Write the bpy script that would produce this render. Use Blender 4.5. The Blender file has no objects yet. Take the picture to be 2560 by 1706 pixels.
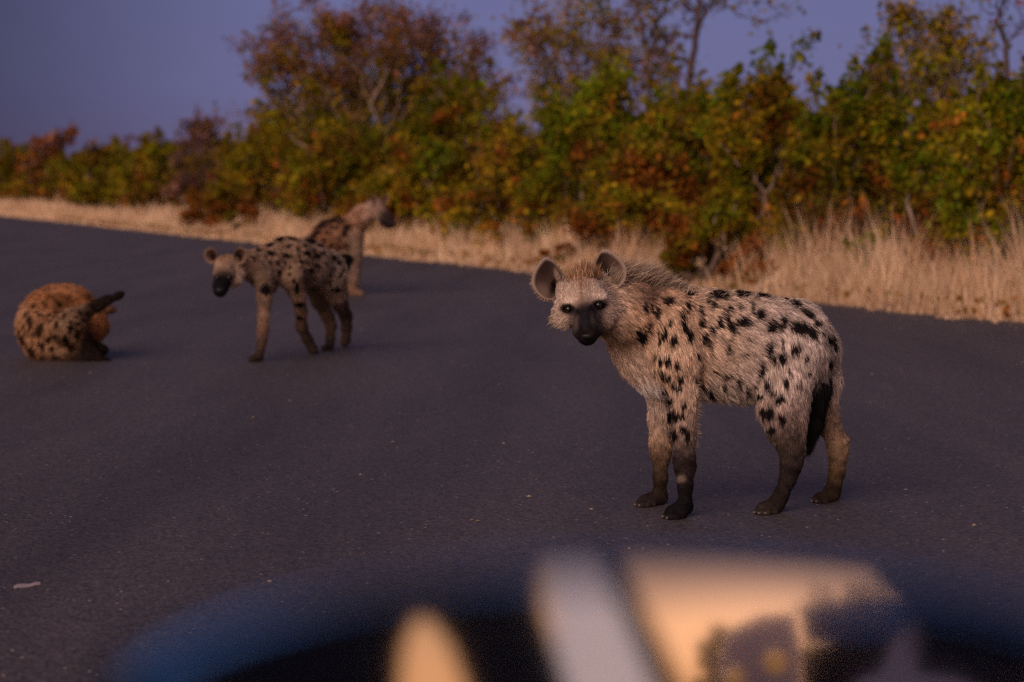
import bpy, math, random
import numpy as np
from mathutils import Vector, noise, kdtree

S = bpy.context.scene
COL = S.collection
rng = np.random.default_rng(7)
random.seed(7)

# ------------------------------------------------------------------ camera
F = 2560 * 70 / 36.0            # focal length in photo pixels
PITCH = math.atan((853 - 470) / F)
CAMZ = 1.12
cam_d = bpy.data.cameras.new('camera')
cam = bpy.data.objects.new('camera', cam_d)
COL.objects.link(cam)
cam.location = (0, 0, CAMZ)
cam.rotation_euler = (math.pi / 2 - PITCH, 0, 0)
cam_d.lens = 70
cam_d.sensor_width = 36
cam_d.clip_start = 0.02
cam_d.clip_end = 6000
cam_d.dof.use_dof = True
cam_d.dof.focus_distance = 6.72
cam_d.dof.aperture_fstop = 2.5
cam_d.dof.aperture_blades = 9
S.camera = cam

# ------------------------------------------------------------------ world, sun, exposure
SUN_AZ = math.radians(208)      # compass style: measured from +Y towards +X (behind the camera, to the left)
SUN_EL = math.radians(3)
world = bpy.data.worlds.new('World')
S.world = world
world.use_nodes = True
wn = world.node_tree
wn.nodes.clear()
def N(nt, typ, **kw):
    n = nt.nodes.new(typ)
    for k, v in kw.items():
        setattr(n, k, v)
    return n
out = N(wn, 'ShaderNodeOutputWorld')
bg = N(wn, 'ShaderNodeBackground')
sky = N(wn, 'ShaderNodeTexSky', sky_type='NISHITA')
sky.sun_disc = False
sky.sun_elevation = SUN_EL
sky.sun_rotation = SUN_AZ
sky.dust_density = 1.5
sky.ozone_density = 4.0
# dusk sky: violet away from the set sun, orange low down above it
tc = N(wn, 'ShaderNodeTexCoord')
sep = N(wn, 'ShaderNodeSeparateXYZ')
wn.links.new(tc.outputs['Generated'], sep.inputs[0])
dotn = N(wn, 'ShaderNodeVectorMath', operation='DOT_PRODUCT')
wn.links.new(tc.outputs['Generated'], dotn.inputs[0])
dotn.inputs[1].default_value = (math.sin(SUN_AZ), math.cos(SUN_AZ), 0)
def ramp(stops, src):
    r = N(wn, 'ShaderNodeValToRGB')
    e = r.color_ramp.elements
    while len(e) > 1:
        e.remove(e[0])
    e[0].position = stops[0][0]; e[0].color = (*stops[0][1], 1)
    for p, c in stops[1:]:
        q = e.new(p); q.color = (*c, 1)
    wn.links.new(src, r.inputs[0])
    return r
cool = ramp([(0.0, (.150, .122, .245)), (.05, (.152, .148, .305)), (.10, (.143, .150, .310)),
             (.4, (.105, .100, .21)), (1, (.085, .075, .135))], sep.outputs['Z'])
warm = ramp([(0.0, (2.4, 1.02, .42)), (.035, (2.0, .94, .46)), (.08, (1.3, .68, .42)), (.13, (1.0, .58, .36)), (.3, (.62, .43, .38)),
             (.55, (.17, .14, .19)), (1, (.085, .075, .135))], sep.outputs['Z'])
mr = N(wn, 'ShaderNodeMapRange', interpolation_type='SMOOTHSTEP')
mr.inputs['From Min'].default_value = -.35
mr.inputs['From Max'].default_value = .95
wn.links.new(dotn.outputs['Value'], mr.inputs['Value'])
mix = N(wn, 'ShaderNodeMix', data_type='RGBA')
wn.links.new(mr.outputs['Result'], mix.inputs['Factor'])
wn.links.new(cool.outputs[0], mix.inputs['A'])
wn.links.new(warm.outputs[0], mix.inputs['B'])
# slow brightening across the sky from left to right
mr2 = N(wn, 'ShaderNodeMapRange')
mr2.inputs['From Min'].default_value = -.30
mr2.inputs['From Max'].default_value = -.08
mr2.inputs['To Min'].default_value = .36
mr2.inputs['To Max'].default_value = 1.0
mr2.interpolation_type = 'SMOOTHSTEP'
wn.links.new(sep.outputs['X'], mr2.inputs['Value'])
nz = N(wn, 'ShaderNodeTexNoise')
nz.inputs['Scale'].default_value = 3.0
wn.links.new(tc.outputs['Generated'], nz.inputs['Vector'])
mr3 = N(wn, 'ShaderNodeMapRange')
mr3.inputs['To Min'].default_value = .94
mr3.inputs['To Max'].default_value = 1.06
wn.links.new(nz.outputs['Fac'], mr3.inputs['Value'])
mm = N(wn, 'ShaderNodeMath', operation='MULTIPLY')
wn.links.new(mr2.outputs[0], mm.inputs[0]); wn.links.new(mr3.outputs[0], mm.inputs[1])
sc1 = N(wn, 'ShaderNodeVectorMath', operation='SCALE')
wn.links.new(mix.outputs['Result'], sc1.inputs[0]); wn.links.new(mm.outputs[0], sc1.inputs['Scale'])
sc2 = N(wn, 'ShaderNodeVectorMath', operation='SCALE')
sc2.inputs['Scale'].default_value = 0.0009
wn.links.new(sky.outputs[0], sc2.inputs[0])
addn = N(wn, 'ShaderNodeVectorMath', operation='ADD')
wn.links.new(sc1.outputs[0], addn.inputs[0]); wn.links.new(sc2.outputs[0], addn.inputs[1])
wn.links.new(addn.outputs[0], bg.inputs['Color'])
bg.inputs['Strength'].default_value = 1.0
wn.links.new(bg.outputs[0], out.inputs[0])

sun_d = bpy.data.lights.new('sun', 'SUN')
sun_d.energy = 3.7
sun_d.angle = math.radians(50)
sun_d.color = (1.0, .71, .58)
sun = bpy.data.objects.new('sun', sun_d)
COL.objects.link(sun)
LAMP_EL = math.radians(31)       # the bright afterglow stands above the set sun
sv = Vector((math.sin(SUN_AZ) * math.cos(LAMP_EL), math.cos(SUN_AZ) * math.cos(LAMP_EL), math.sin(LAMP_EL)))
sun.rotation_euler = sv.to_track_quat('Z', 'Y').to_euler()

S.view_settings.view_transform = 'Standard'
S.view_settings.look = 'None'
S.view_settings.exposure = 0
S.view_settings.gamma = 1
S.view_settings.use_curve_mapping = False
S.render.engine = 'CYCLES'
S.cycles.use_denoising = False
S.cycles.max_bounces = 6
S.cycles.diffuse_bounces = 3
S.cycles.transparent_max_bounces = 8

# ------------------------------------------------------------------ helpers
FWD = np.array([0, math.cos(PITCH), -math.sin(PITCH)])
UP = np.array([0, math.sin(PITCH), math.cos(PITCH)])
RT = np.array([1.0, 0, 0])
CAM = np.array([0, 0, CAMZ])
def ray(px, py):
    return FWD + RT * ((px - 1280) / F) + UP * ((853 - py) / F)
def P(px, py, Y):
    """world point seen at photo pixel px,py at distance Y ahead of the camera"""
    d = ray(px, py)
    return CAM + d * (Y / d[1])
def G(px, py):
    """ground point seen at photo pixel"""
    d = ray(px, py)
    return CAM + d * (-CAMZ / d[2])
def project(p):
    q = p - CAM
    z = q @ FWD
    return np.stack([1280 + F * (q @ RT) / z, 853 - F * (q @ UP) / z], -1)

def empty(name, label, cat, loc, group=None):
    o = bpy.data.objects.new(name, None)
    COL.objects.link(o)
    o.location = loc
    o.empty_display_size = .1
    o['label'] = label; o['category'] = cat
    if group: o['group'] = group
    return o
def tag(o, label, cat, group=None):
    o['label'] = label; o['category'] = cat
    if group: o['group'] = group
    return o

def mesh_obj(name, V, faces, mat, parent=None, colors=None, smooth=True, mats=None):
    """V (n,3) world coordinates; faces: (m,3)/(m,4) array or list of arrays. Vertices are stored relative to the parent or the base."""
    V = np.asarray(V, dtype=np.float64)
    if not isinstance(faces, (list, tuple)):
        faces = [faces]
    faces = [np.asarray(f, dtype=np.int32) for f in faces if len(f)]
    if parent is not None:
        org = np.array(parent.matrix_basis.translation)
        if parent.parent is not None:
            org = org + np.array(parent.parent.matrix_basis.translation)
    else:
        org = np.array([V[:, 0].mean(), V[:, 1].mean(), V[:, 2].min()])
    me = bpy.data.meshes.new(name)
    me.vertices.add(len(V))
    me.vertices.foreach_set('co', (V - org).astype(np.float32).ravel())
    loops = np.concatenate([f.ravel() for f in faces])
    sizes = np.concatenate([np.full(len(f), f.shape[1], dtype=np.int32) for f in faces])
    starts = np.concatenate([[0], np.cumsum(sizes)[:-1]]).astype(np.int32)
    me.loops.add(len(loops))
    me.loops.foreach_set('vertex_index', loops.astype(np.int32))
    me.polygons.add(len(sizes))
    me.polygons.foreach_set('loop_start', starts)
    me.polygons.foreach_set('loop_total', sizes)
    me.polygons.foreach_set('use_smooth', np.full(len(sizes), bool(smooth)))
    me.update(calc_edges=True)
    if colors is not None:
        a = me.color_attributes.new('Col', 'FLOAT_COLOR', 'POINT')
        c = np.ones((len(V), 4), dtype=np.float32)
        c[:, :3] = colors
        a.data.foreach_set('color', c.ravel())
    if mat: me.materials.append(mat)
    o = bpy.data.objects.new(name, me)
    COL.objects.link(o)
    if parent is not None:
        o.parent = parent
    else:
        o.location = org
    return o

def new_mat(name, base=(.5, .5, .5), rough=.8, spec=.3, metal=0.0):
    m = bpy.data.materials.new(name)
    m.use_nodes = True
    b = m.node_tree.nodes['Principled BSDF']
    b.inputs['Base Color'].default_value = (*base, 1)
    b.inputs['Roughness'].default_value = rough
    b.inputs['Specular IOR Level'].default_value = spec
    b.inputs['Metallic'].default_value = metal
    return m
def attr_mat(name, rough=.8, spec=.2, transl=0.0, noise_scale=0.0, noise_amt=.2):
    m = new_mat(name, rough=rough, spec=spec)
    nt = m.node_tree
    b = nt.nodes['Principled BSDF']
    a = N(nt, 'ShaderNodeAttribute', attribute_name='Col')
    src = a.outputs['Color']
    if noise_scale:
        t = N(nt, 'ShaderNodeTexCoord')
        z = N(nt, 'ShaderNodeTexNoise'); z.inputs['Scale'].default_value = noise_scale; z.inputs['Detail'].default_value = 6
        nt.links.new(t.outputs['Object'], z.inputs['Vector'])
        r = N(nt, 'ShaderNodeMapRange'); r.inputs['From Min'].default_value = .3; r.inputs['From Max'].default_value = .7
        r.inputs['To Min'].default_value = 1 - noise_amt; r.inputs['To Max'].default_value = 1 + noise_amt
        nt.links.new(z.outputs['Fac'], r.inputs['Value'])
        v = N(nt, 'ShaderNodeVectorMath', operation='SCALE')
        nt.links.new(src, v.inputs[0]); nt.links.new(r.outputs[0], v.inputs['Scale'])
        src = v.outputs[0]
    nt.links.new(src, b.inputs['Base Color'])
    if transl:
        tr = N(nt, 'ShaderNodeBsdfTranslucent')
        nt.links.new(src, tr.inputs['Color'])
        mx = N(nt, 'ShaderNodeMixShader'); mx.inputs[0].default_value = transl
        nt.links.new(b.outputs[0], mx.inputs[1]); nt.links.new(tr.outputs[0], mx.inputs[2])
        nt.links.new(mx.outputs[0], nt.nodes['Material Output'].inputs['Surface'])
    return m

def vnoise(p, scale, seed=0):
    """cheap smooth value noise in [-1,1] for arrays of points"""
    q = p * scale + seed * 17.13
    r = np.zeros(len(q))
    for k, (a, b, c) in enumerate([(1.0, 1.7, 2.3), (2.1, -1.3, .9), (-1.1, 2.9, 1.9), (3.3, 1.1, -2.7)]):
        r += np.sin(q[:, 0] * a + 1.3 * np.sin(q[:, 1] * 1.1 + k)) * np.cos(q[:, 1] * b + 1.7 * np.sin(q[:, 2] * .9 + k)) * np.cos(q[:, 2] * c + np.sin(q[:, 0] * .7 + 2 * k))
    return r / 2.0

# ------------------------------------------------------------------ ground and road
EDGE_K = .385                    # road direction: X + EDGE_K*Y = const
EDGE_C = 10.5                    # far edge of the asphalt
ED = np.array([-EDGE_K, 1.0]); ED /= np.linalg.norm(ED)      # along the road, away
EN = np.array([1.0, EDGE_K]); EN /= np.linalg.norm(EN)       # across the road, towards the bush
def road_pt(s, c, z=0.0):
    """s metres along the road, c metres across from the far asphalt edge (positive = into the grass)"""
    base = EN * (EDGE_C / math.sqrt(1 + EDGE_K ** 2) + c) + ED * s
    return np.array([base[0], base[1], z])

def ground_mat():
    m = new_mat('dry_soil', rough=.95, spec=.1)
    nt = m.node_tree; b = nt.nodes['Principled BSDF']
    t = N(nt, 'ShaderNodeTexCoord')
    z = N(nt, 'ShaderNodeTexNoise'); z.inputs['Scale'].default_value = 1.3; z.inputs['Detail'].default_value = 10; z.inputs['Roughness'].default_value = .7
    nt.links.new(t.outputs['Object'], z.inputs['Vector'])
    r = N(nt, 'ShaderNodeValToRGB')
    r.color_ramp.elements[0].position = .35; r.color_ramp.elements[0].color = (.13, .085, .05, 1)
    r.color_ramp.elements[1].position = .68; r.color_ramp.elements[1].color = (.40, .27, .17, 1)
    nt.links.new(z.outputs['Fac'], r.inputs[0]); nt.links.new(r.outputs[0], b.inputs['Base Color'])
    bp = N(nt, 'ShaderNodeBump'); bp.inputs['Strength'].default_value = .5; bp.inputs['Distance'].default_value = .05
    nt.links.new(z.outputs['Fac'], bp.inputs['Height']); nt.links.new(bp.outputs[0], b.inputs['Normal'])
    return m
def asphalt_mat():
    m = new_mat('asphalt', rough=.58, spec=.5)
    nt = m.node_tree; b = nt.nodes['Principled BSDF']
    t = N(nt, 'ShaderNodeTexCoord')
    # broad wear
    z = N(nt, 'ShaderNodeTexNoise'); z.inputs['Scale'].default_value = .55; z.inputs['Detail'].default_value = 7; z.inputs['Roughness'].default_value = .62
    mp = N(nt, 'ShaderNodeMapping'); mp.inputs['Rotation'].default_value = (0, 0, math.atan(EDGE_K) * -1); mp.inputs['Scale'].default_value = (2.8, .35, 1)
    nt.links.new(t.outputs['Object'], mp.inputs['Vector']); nt.links.new(mp.outputs[0], z.inputs['Vector'])
    # aggregate grains
    v = N(nt, 'ShaderNodeTexVoronoi'); v.inputs['Scale'].default_value = 85
    nt.links.new(t.outputs['Object'], v.inputs['Vector'])
    v2 = N(nt, 'ShaderNodeTexNoise'); v2.inputs['Scale'].default_value = 70; v2.inputs['Detail'].default_value = 3
    nt.links.new(t.outputs['Object'], v2.inputs['Vector'])
    r = N(nt, 'ShaderNodeValToRGB')
    r.color_ramp.elements[0].position = .30; r.color_ramp.elements[0].color = (.028, .022, .026, 1)
    r.color_ramp.elements[1].position = .70; r.color_ramp.elements[1].color = (.055, .045, .050, 1)
    nt.links.new(z.outputs['Fac'], r.inputs[0])
    # random pale chips: per-cell colour of a second voronoi
    v3 = N(nt, 'ShaderNodeTexVoronoi'); v3.inputs['Scale'].default_value = 48
    nt.links.new(t.outputs['Object'], v3.inputs['Vector'])
    sp = N(nt, 'ShaderNodeSeparateColor'); nt.links.new(v3.outputs['Color'], sp.inputs[0])
    chip = N(nt, 'ShaderNodeMapRange'); chip.inputs['From Min'].default_value = .94; chip.inputs['From Max'].default_value = .99
    nt.links.new(sp.outputs['Red'], chip.inputs['Value'])
    near = N(nt, 'ShaderNodeMapRange'); near.inputs['From Min'].default_value = .30; near.inputs['From Max'].default_value = .15
    nt.links.new(v3.outputs['Distance'], near.inputs['Value'])
    cm = N(nt, 'ShaderNodeMath', operation='MULTIPLY'); nt.links.new(chip.outputs[0], cm.inputs[0]); nt.links.new(near.outputs[0], cm.inputs[1])
    gm = N(nt, 'ShaderNodeMapRange'); gm.inputs['From Min'].default_value = .3; gm.inputs['From Max'].default_value = .7; gm.inputs['To Min'].default_value = .35; gm.inputs['To Max'].default_value = 1.7
    nt.links.new(v2.outputs['Fac'], gm.inputs['Value'])
    sc = N(nt, 'ShaderNodeVectorMath', operation='SCALE'); nt.links.new(r.outputs[0], sc.inputs[0]); nt.links.new(gm.outputs[0], sc.inputs['Scale'])
    mx = N(nt, 'ShaderNodeMix', data_type='RGBA'); mx.inputs['B'].default_value = (.34, .28, .25, 1)
    nt.links.new(cm.outputs[0], mx.inputs['Factor']); nt.links.new(sc.outputs[0], mx.inputs['A'])
    nt.links.new(mx.outputs['Result'], b.inputs['Base Color'])
    bp = N(nt, 'ShaderNodeBump'); bp.inputs['Strength'].default_value = .9; bp.inputs['Distance'].default_value = .006
    ad = N(nt, 'ShaderNodeMath', operation='ADD'); nt.links.new(v2.outputs['Fac'], ad.inputs[0]); nt.links.new(v.outputs['Distance'], ad.inputs[1])
    nt.links.new(ad.outputs[0], bp.inputs['Height']); nt.links.new(bp.outputs[0], b.inputs['Normal'])
    return m

def grid_sheet(name, pts, nu, nv, mat):
    V = np.array(pts)
    idx = np.arange(nu * nv).reshape(nu, nv)
    f = np.stack([idx[:-1, :-1].ravel(), idx[1:, :-1].ravel(), idx[1:, 1:].ravel(), idx[:-1, 1:].ravel()], 1)
    o = mesh_obj(name, V, f, mat)
    return o
# ground: a wide sheet out to the horizon, a little uneven under the grass
xs = np.concatenate([np.linspace(-2500, -80, 8), np.linspace(-70, 60, 66), np.linspace(80, 2500, 8)])
ys = np.concatenate([np.linspace(-300, -20, 5), np.linspace(-10, 150, 81), np.linspace(180, 4000, 9)])
gx, gy = np.meshgrid(xs, ys, indexing='ij')
cc = (gx + EDGE_K * gy) / math.sqrt(1 + EDGE_K ** 2) - EDGE_C / math.sqrt(1 + EDGE_K ** 2)
gp = np.stack([gx.ravel(), gy.ravel(), np.zeros(gx.size)], 1)
bump = np.clip((cc.ravel() - .3) / 3, 0, 1) * (.10 * vnoise(gp, .5) + .06 * vnoise(gp, 1.7, 3))
bump = np.where(np.abs(gp[:, 0]) > 70, 0, bump)
gp[:, 2] = bump
ground = grid_sheet('ground', gp, len(xs), len(ys), ground_mat())
ground['kind'] = 'structure'
# flip if needed is unimportant: both faces shade the same
# road: one sheet with a ragged far edge
rows = []
ss = np.concatenate([np.arange(-30, 60, .12), np.arange(60, 160, .5), np.arange(160, 1500, 30)])
cs = [-13.5, -8, -4, -1.5, -.5, 0]
for s in ss:
    for c in cs:
        w = 0
        if c == 0:
            q = np.array([[s, 0, 0]])
            w = .20 * vnoise(q, 1.1)[0] + .12 * vnoise(q, 4.3, 2)[0] + .05 * vnoise(q, 13, 5)[0]
        p = road_pt(s, c + w, .012 if c < 0 else .004)
        rows.append(p)
road = grid_sheet('road', rows, len(ss), len(cs), asphalt_mat())
road['kind'] = 'structure'
# ------------------------------------------------------------------ vegetation
M_LEAF = attr_mat('leaves', rough=.8, spec=.03, transl=.3)
M_BARK = attr_mat('bark', rough=.9, spec=.1, noise_scale=9, noise_amt=.35)
M_GRASS = attr_mat('dry_grass', rough=.85, spec=.1, transl=.2)
LEAF_GAIN = 1.15
PAL = {
 'olive':  [(.090, .092, .006), (.120, .112, .006), (.155, .128, .007), (.070, .080, .005)],
 'green':  [(.058, .098, .005), (.082, .120, .006), (.105, .130, .006), (.140, .135, .006)],
 'gold':   [(.210, .135, .007), (.160, .112, .007), (.260, .170, .010), (.130, .095, .006)],
 'rust':   [(.200, .060, .010), (.150, .045, .010), (.260, .095, .014), (.110, .035, .010)],
 'plum':   [(.150, .072, .060), (.120, .066, .060), (.190, .098, .070), (.090, .048, .044)],
 'brown':  [(.130, .078, .010), (.105, .068, .010), (.170, .095, .012), (.075, .050, .009)],
}
def tube(pts, radii, sides=6):
    pts = np.array(pts, float); n = len(pts)
    V = []
    for i in range(n):
        t = pts[min(i + 1, n - 1)] - pts[max(i - 1, 0)]
        t /= np.linalg.norm(t) + 1e-9
        a = np.cross(t, [0, 0, 1.0]) if abs(t[2]) < .9 else np.cross(t, [1.0, 0, 0])
        a /= np.linalg.norm(a); b = np.cross(t, a)
        for k in range(sides):
            th = 2 * math.pi * k / sides
            V.append(pts[i] + radii[i] * (math.cos(th) * a + math.sin(th) * b))
    f = []
    for i in range(n - 1):
        for k in range(sides):
            k2 = (k + 1) % sides
            f.append((i * sides + k, i * sides + k2, (i + 1) * sides + k2, (i + 1) * sides + k))
    return V, f
class Acc:
    def __init__(s): s.V = []; s.Q = []; s.n = 0
    def add(s, V, Q):
        s.V.append(np.array(V, float)); s.Q.append(np.array(Q, int) + s.n); s.n += len(V)
    def arr(s): return np.concatenate(s.V), np.concatenate(s.Q)

def bend_path(a, b, n, amp, R):
    a = np.array(a, float); b = np.array(b, float)
    L = np.linalg.norm(b - a)
    out_ = []
    off = np.zeros(3)
    for i in range(n + 1):
        t = i / n
        if 0 < i < n: off = off * .6 + R.normal(0, amp * L, 3)
        out_.append(a + (b - a) * t + off * math.sin(math.pi * t) + np.array([0, 0, .08 * L * math.sin(math.pi * t)]))
    return out_

def leaf_cloud(C, size, R, cols):
    """quads (folded leaf: two triangles) at centres C"""
    n = len(C)
    d = R.normal(size=(n, 3)); d /= np.linalg.norm(d, axis=1)[:, None]
    u = R.normal(size=(n, 3)); u -= (u * d).sum(1)[:, None] * d; u /= np.linalg.norm(u, axis=1)[:, None]
    s = size * R.uniform(.45, 1.7, n)[:, None]
    w = s * R.uniform(.28, .45, n)[:, None]
    nrm = np.cross(d, u)
    V = np.stack([C - d * s * .5, C + u * w + nrm * w * .25, C + d * s * .5, C - u * w + nrm * w * .25], 1).reshape(-1, 3)
    base = np.arange(n)[:, None] * 4
    T = np.concatenate([base + [0, 1, 2], base + [0, 2, 3]], 0)
    return V, T, np.repeat(cols, 4, 0)

def tree(name, label, cat, base, top, rx, pals, nleaf, seed, stems=4, lobes=9, leaf=.075, low=.12, bare=.0,
         bark=(.19, .135, .105), group='trees and bushes beyond the road', ry=None, lobe_r=.36, spread=1.0, trunk_r=.05, twigs=5, lobe_pts=None, full=0, hgrad=.5, sparse=0):
    """base: ground point; top: crown height; rx: half width. pals: [(palette, weight)], bare: share of twigs left leafless"""
    R = np.random.default_rng(seed)
    base = np.array(base, float); H = top
    ry = ry or rx * .8
    e = empty(name, label, cat, tuple(base), group)
    cen = []
    if lobe_pts is not None:
        cen = [np.array(c) for c in lobe_pts]
    else:
        for i in range(lobes):
            h = low + (1 - low) * (i + .5) / lobes
            a = i * 2.4 + R.uniform(-.5, .5)
            prof = math.sqrt(max(.08, math.sin(math.pi * min(1, .18 + h * .78))))
            if full: prof = math.sqrt(max(.05, 1 - (h * .95) ** 2.2))
            rr = R.uniform(.35, .78) * prof * spread
            if full and h > .85: rr *= .6
            cen.append(base + np.array([math.cos(a) * rr * rx, math.sin(a) * rr * ry, H * min(h * .93, .88)]))
    cen = np.array(cen)
    acc = Acc(); leafC = []; lobeid = []
    for i, c in enumerate(cen):
        st = base + np.array([R.normal(0, .05 * rx), R.normal(0, .05 * rx), -.05])
        path = bend_path(st, c, 6, .07, R)
        r0 = trunk_r * R.uniform(.6, 1.1) * (1.2 if i < stems else .8)
        acc.add(*tube(path, np.linspace(r0, r0 * .35, 7)))
        lr = lobe_r * min(rx, H * .6) * R.uniform(.75, 1.25)
        n = int(nleaf / len(cen) * R.uniform(.6, 1.3))
        for k in range(twigs):
            d = R.normal(size=3); d[2] = abs(d[2]) * .8 + .1; d /= np.linalg.norm(d)
            tip = c + d * lr * R.uniform(.8, 1.45)
            a0 = np.array(path[int(R.integers(3, 7))])
            pth = bend_path(a0, tip, 5, .08, R)
            acc.add(*tube(pth, np.linspace(r0 * .33, .004, 6), 4))
            if R.random() > bare:
                # leaves in sprays along the twig
                m = int(n * .65 / twigs)
                t = R.uniform(.35, 1.05, m)
                pp = np.array(pth); ii = np.clip((t * 5).astype(int), 0, 4)
                q = pp[ii] + (pp[ii + 1] - pp[ii]) * (t * 5 - ii)[:, None] + R.normal(0, lr * .17, (m, 3))
                leafC.append(q); lobeid += [i] * m
            for j in range(3):
                t0 = R.integers(1, 5)
                d2 = R.normal(size=3); d2[2] = abs(d2[2]) * .5; d2 /= np.linalg.norm(d2)
                b0 = np.array(pth[t0])
                tp2 = b0 + d2 * lr * R.uniform(.25, .6)
                acc.add(*tube(bend_path(b0, tp2, 3, .1, R), np.linspace(r0 * .12 + .002, .0025, 4), 3))
        m = int(n * .35 * (1 - bare))
        d = R.normal(size=(m, 3)); d /= np.linalg.norm(d, axis=1)[:, None]
        q = c + d * (lr * R.random(m)[:, None] ** .45) * np.array([1, 1, .8])
        leafC.append(q); lobeid += [i] * m
    if full or sparse:
        for k in range(sparse or 12):
            c = cen[int(R.integers(len(cen) // 2, len(cen)))]
            d = np.array([R.normal(0, .35), R.normal(0, .35), 1.0]); d /= np.linalg.norm(d)
            a0 = c + R.normal(0, .15 * rx, 3) * np.array([1, 1, .3])
            L_ = R.uniform(.18, .42) * H
            pth = bend_path(a0, a0 + d * L_, 5, .07, R)
            acc.add(*tube(pth, np.linspace(trunk_r * .22, .003, 6), 4))
            m = int(nleaf * .006)
            t = R.uniform(.15, 1.05, m); pp = np.array(pth); ii = np.clip((t * 5).astype(int), 0, 4)
            q_ = pp[ii] + (pp[ii + 1] - pp[ii]) * (t * 5 - ii)[:, None] + R.normal(0, 1, (m, 3)) * (.16 * (1.15 - t))[:, None] * max(.4, L_)
            leafC.append(q_)
    V, Q = acc.arr()
    keep_c = np.tile(np.array(bark), (len(V), 1)) * R.uniform(.8, 1.2)
    mesh_obj('trunk', V, Q, M_BARK, e, keep_c)
    C = np.concatenate(leafC); C[:, 2] = np.maximum(C[:, 2], .06 + .1 * R.random(len(C)))
    lobeid = np.array(lobeid)
    order = ['rust', 'plum', 'brown', 'gold', 'olive', 'green'] if full else ['green', 'olive', 'gold', 'brown', 'rust', 'plum']
    pals = sorted(pals, key=lambda p: order.index(p[0]))
    names = [p[0] for p in pals]; w = np.array([p[1] for p in pals], float); w /= w.sum()
    nzv = vnoise(C, 1.6, seed % 9) * .6 + vnoise(C, 4.1, seed % 5) * .4 + R.normal(0, .13, len(C)) + hgrad * (C[:, 2] / H)
    rank = np.argsort(np.argsort(nzv)) / len(nzv)
    edges = np.cumsum(w)
    pi = np.searchsorted(edges, rank).clip(0, len(names) - 1)
    cols = np.zeros((len(C), 3))
    for k, nm in enumerate(names):
        pc = np.array(PAL[nm]); sel = pi == k
        cols[sel] = pc[R.integers(0, len(pc), sel.sum())]
    cols *= R.uniform(.7, 1.35, len(C))[:, None] * np.clip(1 + .45 * vnoise(C, .9, seed % 7) + .25 * vnoise(C, 3.3, 3), .4, 1.8)[:, None]
    LV, LT, LC = leaf_cloud(C, leaf, R, cols * LEAF_GAIN)
    mesh_obj('crown', LV, LT, M_LEAF, e, LC, smooth=False)
    return e

def at_line(px, c):
    """ground point on the line c metres beyond the road edge, seen at photo column px"""
    u = (px - 1280) / F
    k = EDGE_C + c * math.sqrt(1 + EDGE_K ** 2)
    Y = k / (u + EDGE_K)
    return np.array([u * Y, Y, 0.0])
def zh(py, Y):
    return CAMZ + (470 - py) / F * Y

def T(name, label, cat, px, c, top_py, w_px, pals, nleaf, seed, **kw):
    b = at_line(px, c); Y = b[1]
    if 'lobe_px' in kw:
        kw['lobe_pts'] = [P(x, y, Y + dy) for x, y, dy in kw.pop('lobe_px')]
    if name == 'bush':
        pl = dict(pals); tot = sum(pl.values())
        pl['brown'] = pl.get('brown', 0) + .22 * tot; pl['gold'] = pl.get('gold', 0) + .20 * tot
        pl['olive'] = pl.get('olive', 0) + .12 * tot; pl['rust'] = pl.get('rust', 0) + .14 * tot
        if 'green' in pl: pl['green'] *= .55
        pals = list(pl.items())
        nleaf = int(nleaf * 1.55); kw.setdefault('lobes', 12); kw.setdefault('lobe_r', .42); kw.setdefault('low', .02); kw['full'] = 1
        w_px = w_px * 1.3
    return tree(name, label, cat, b, zh(top_py, Y), w_px / F * Y / 2, pals, nleaf, seed, **kw)

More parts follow.
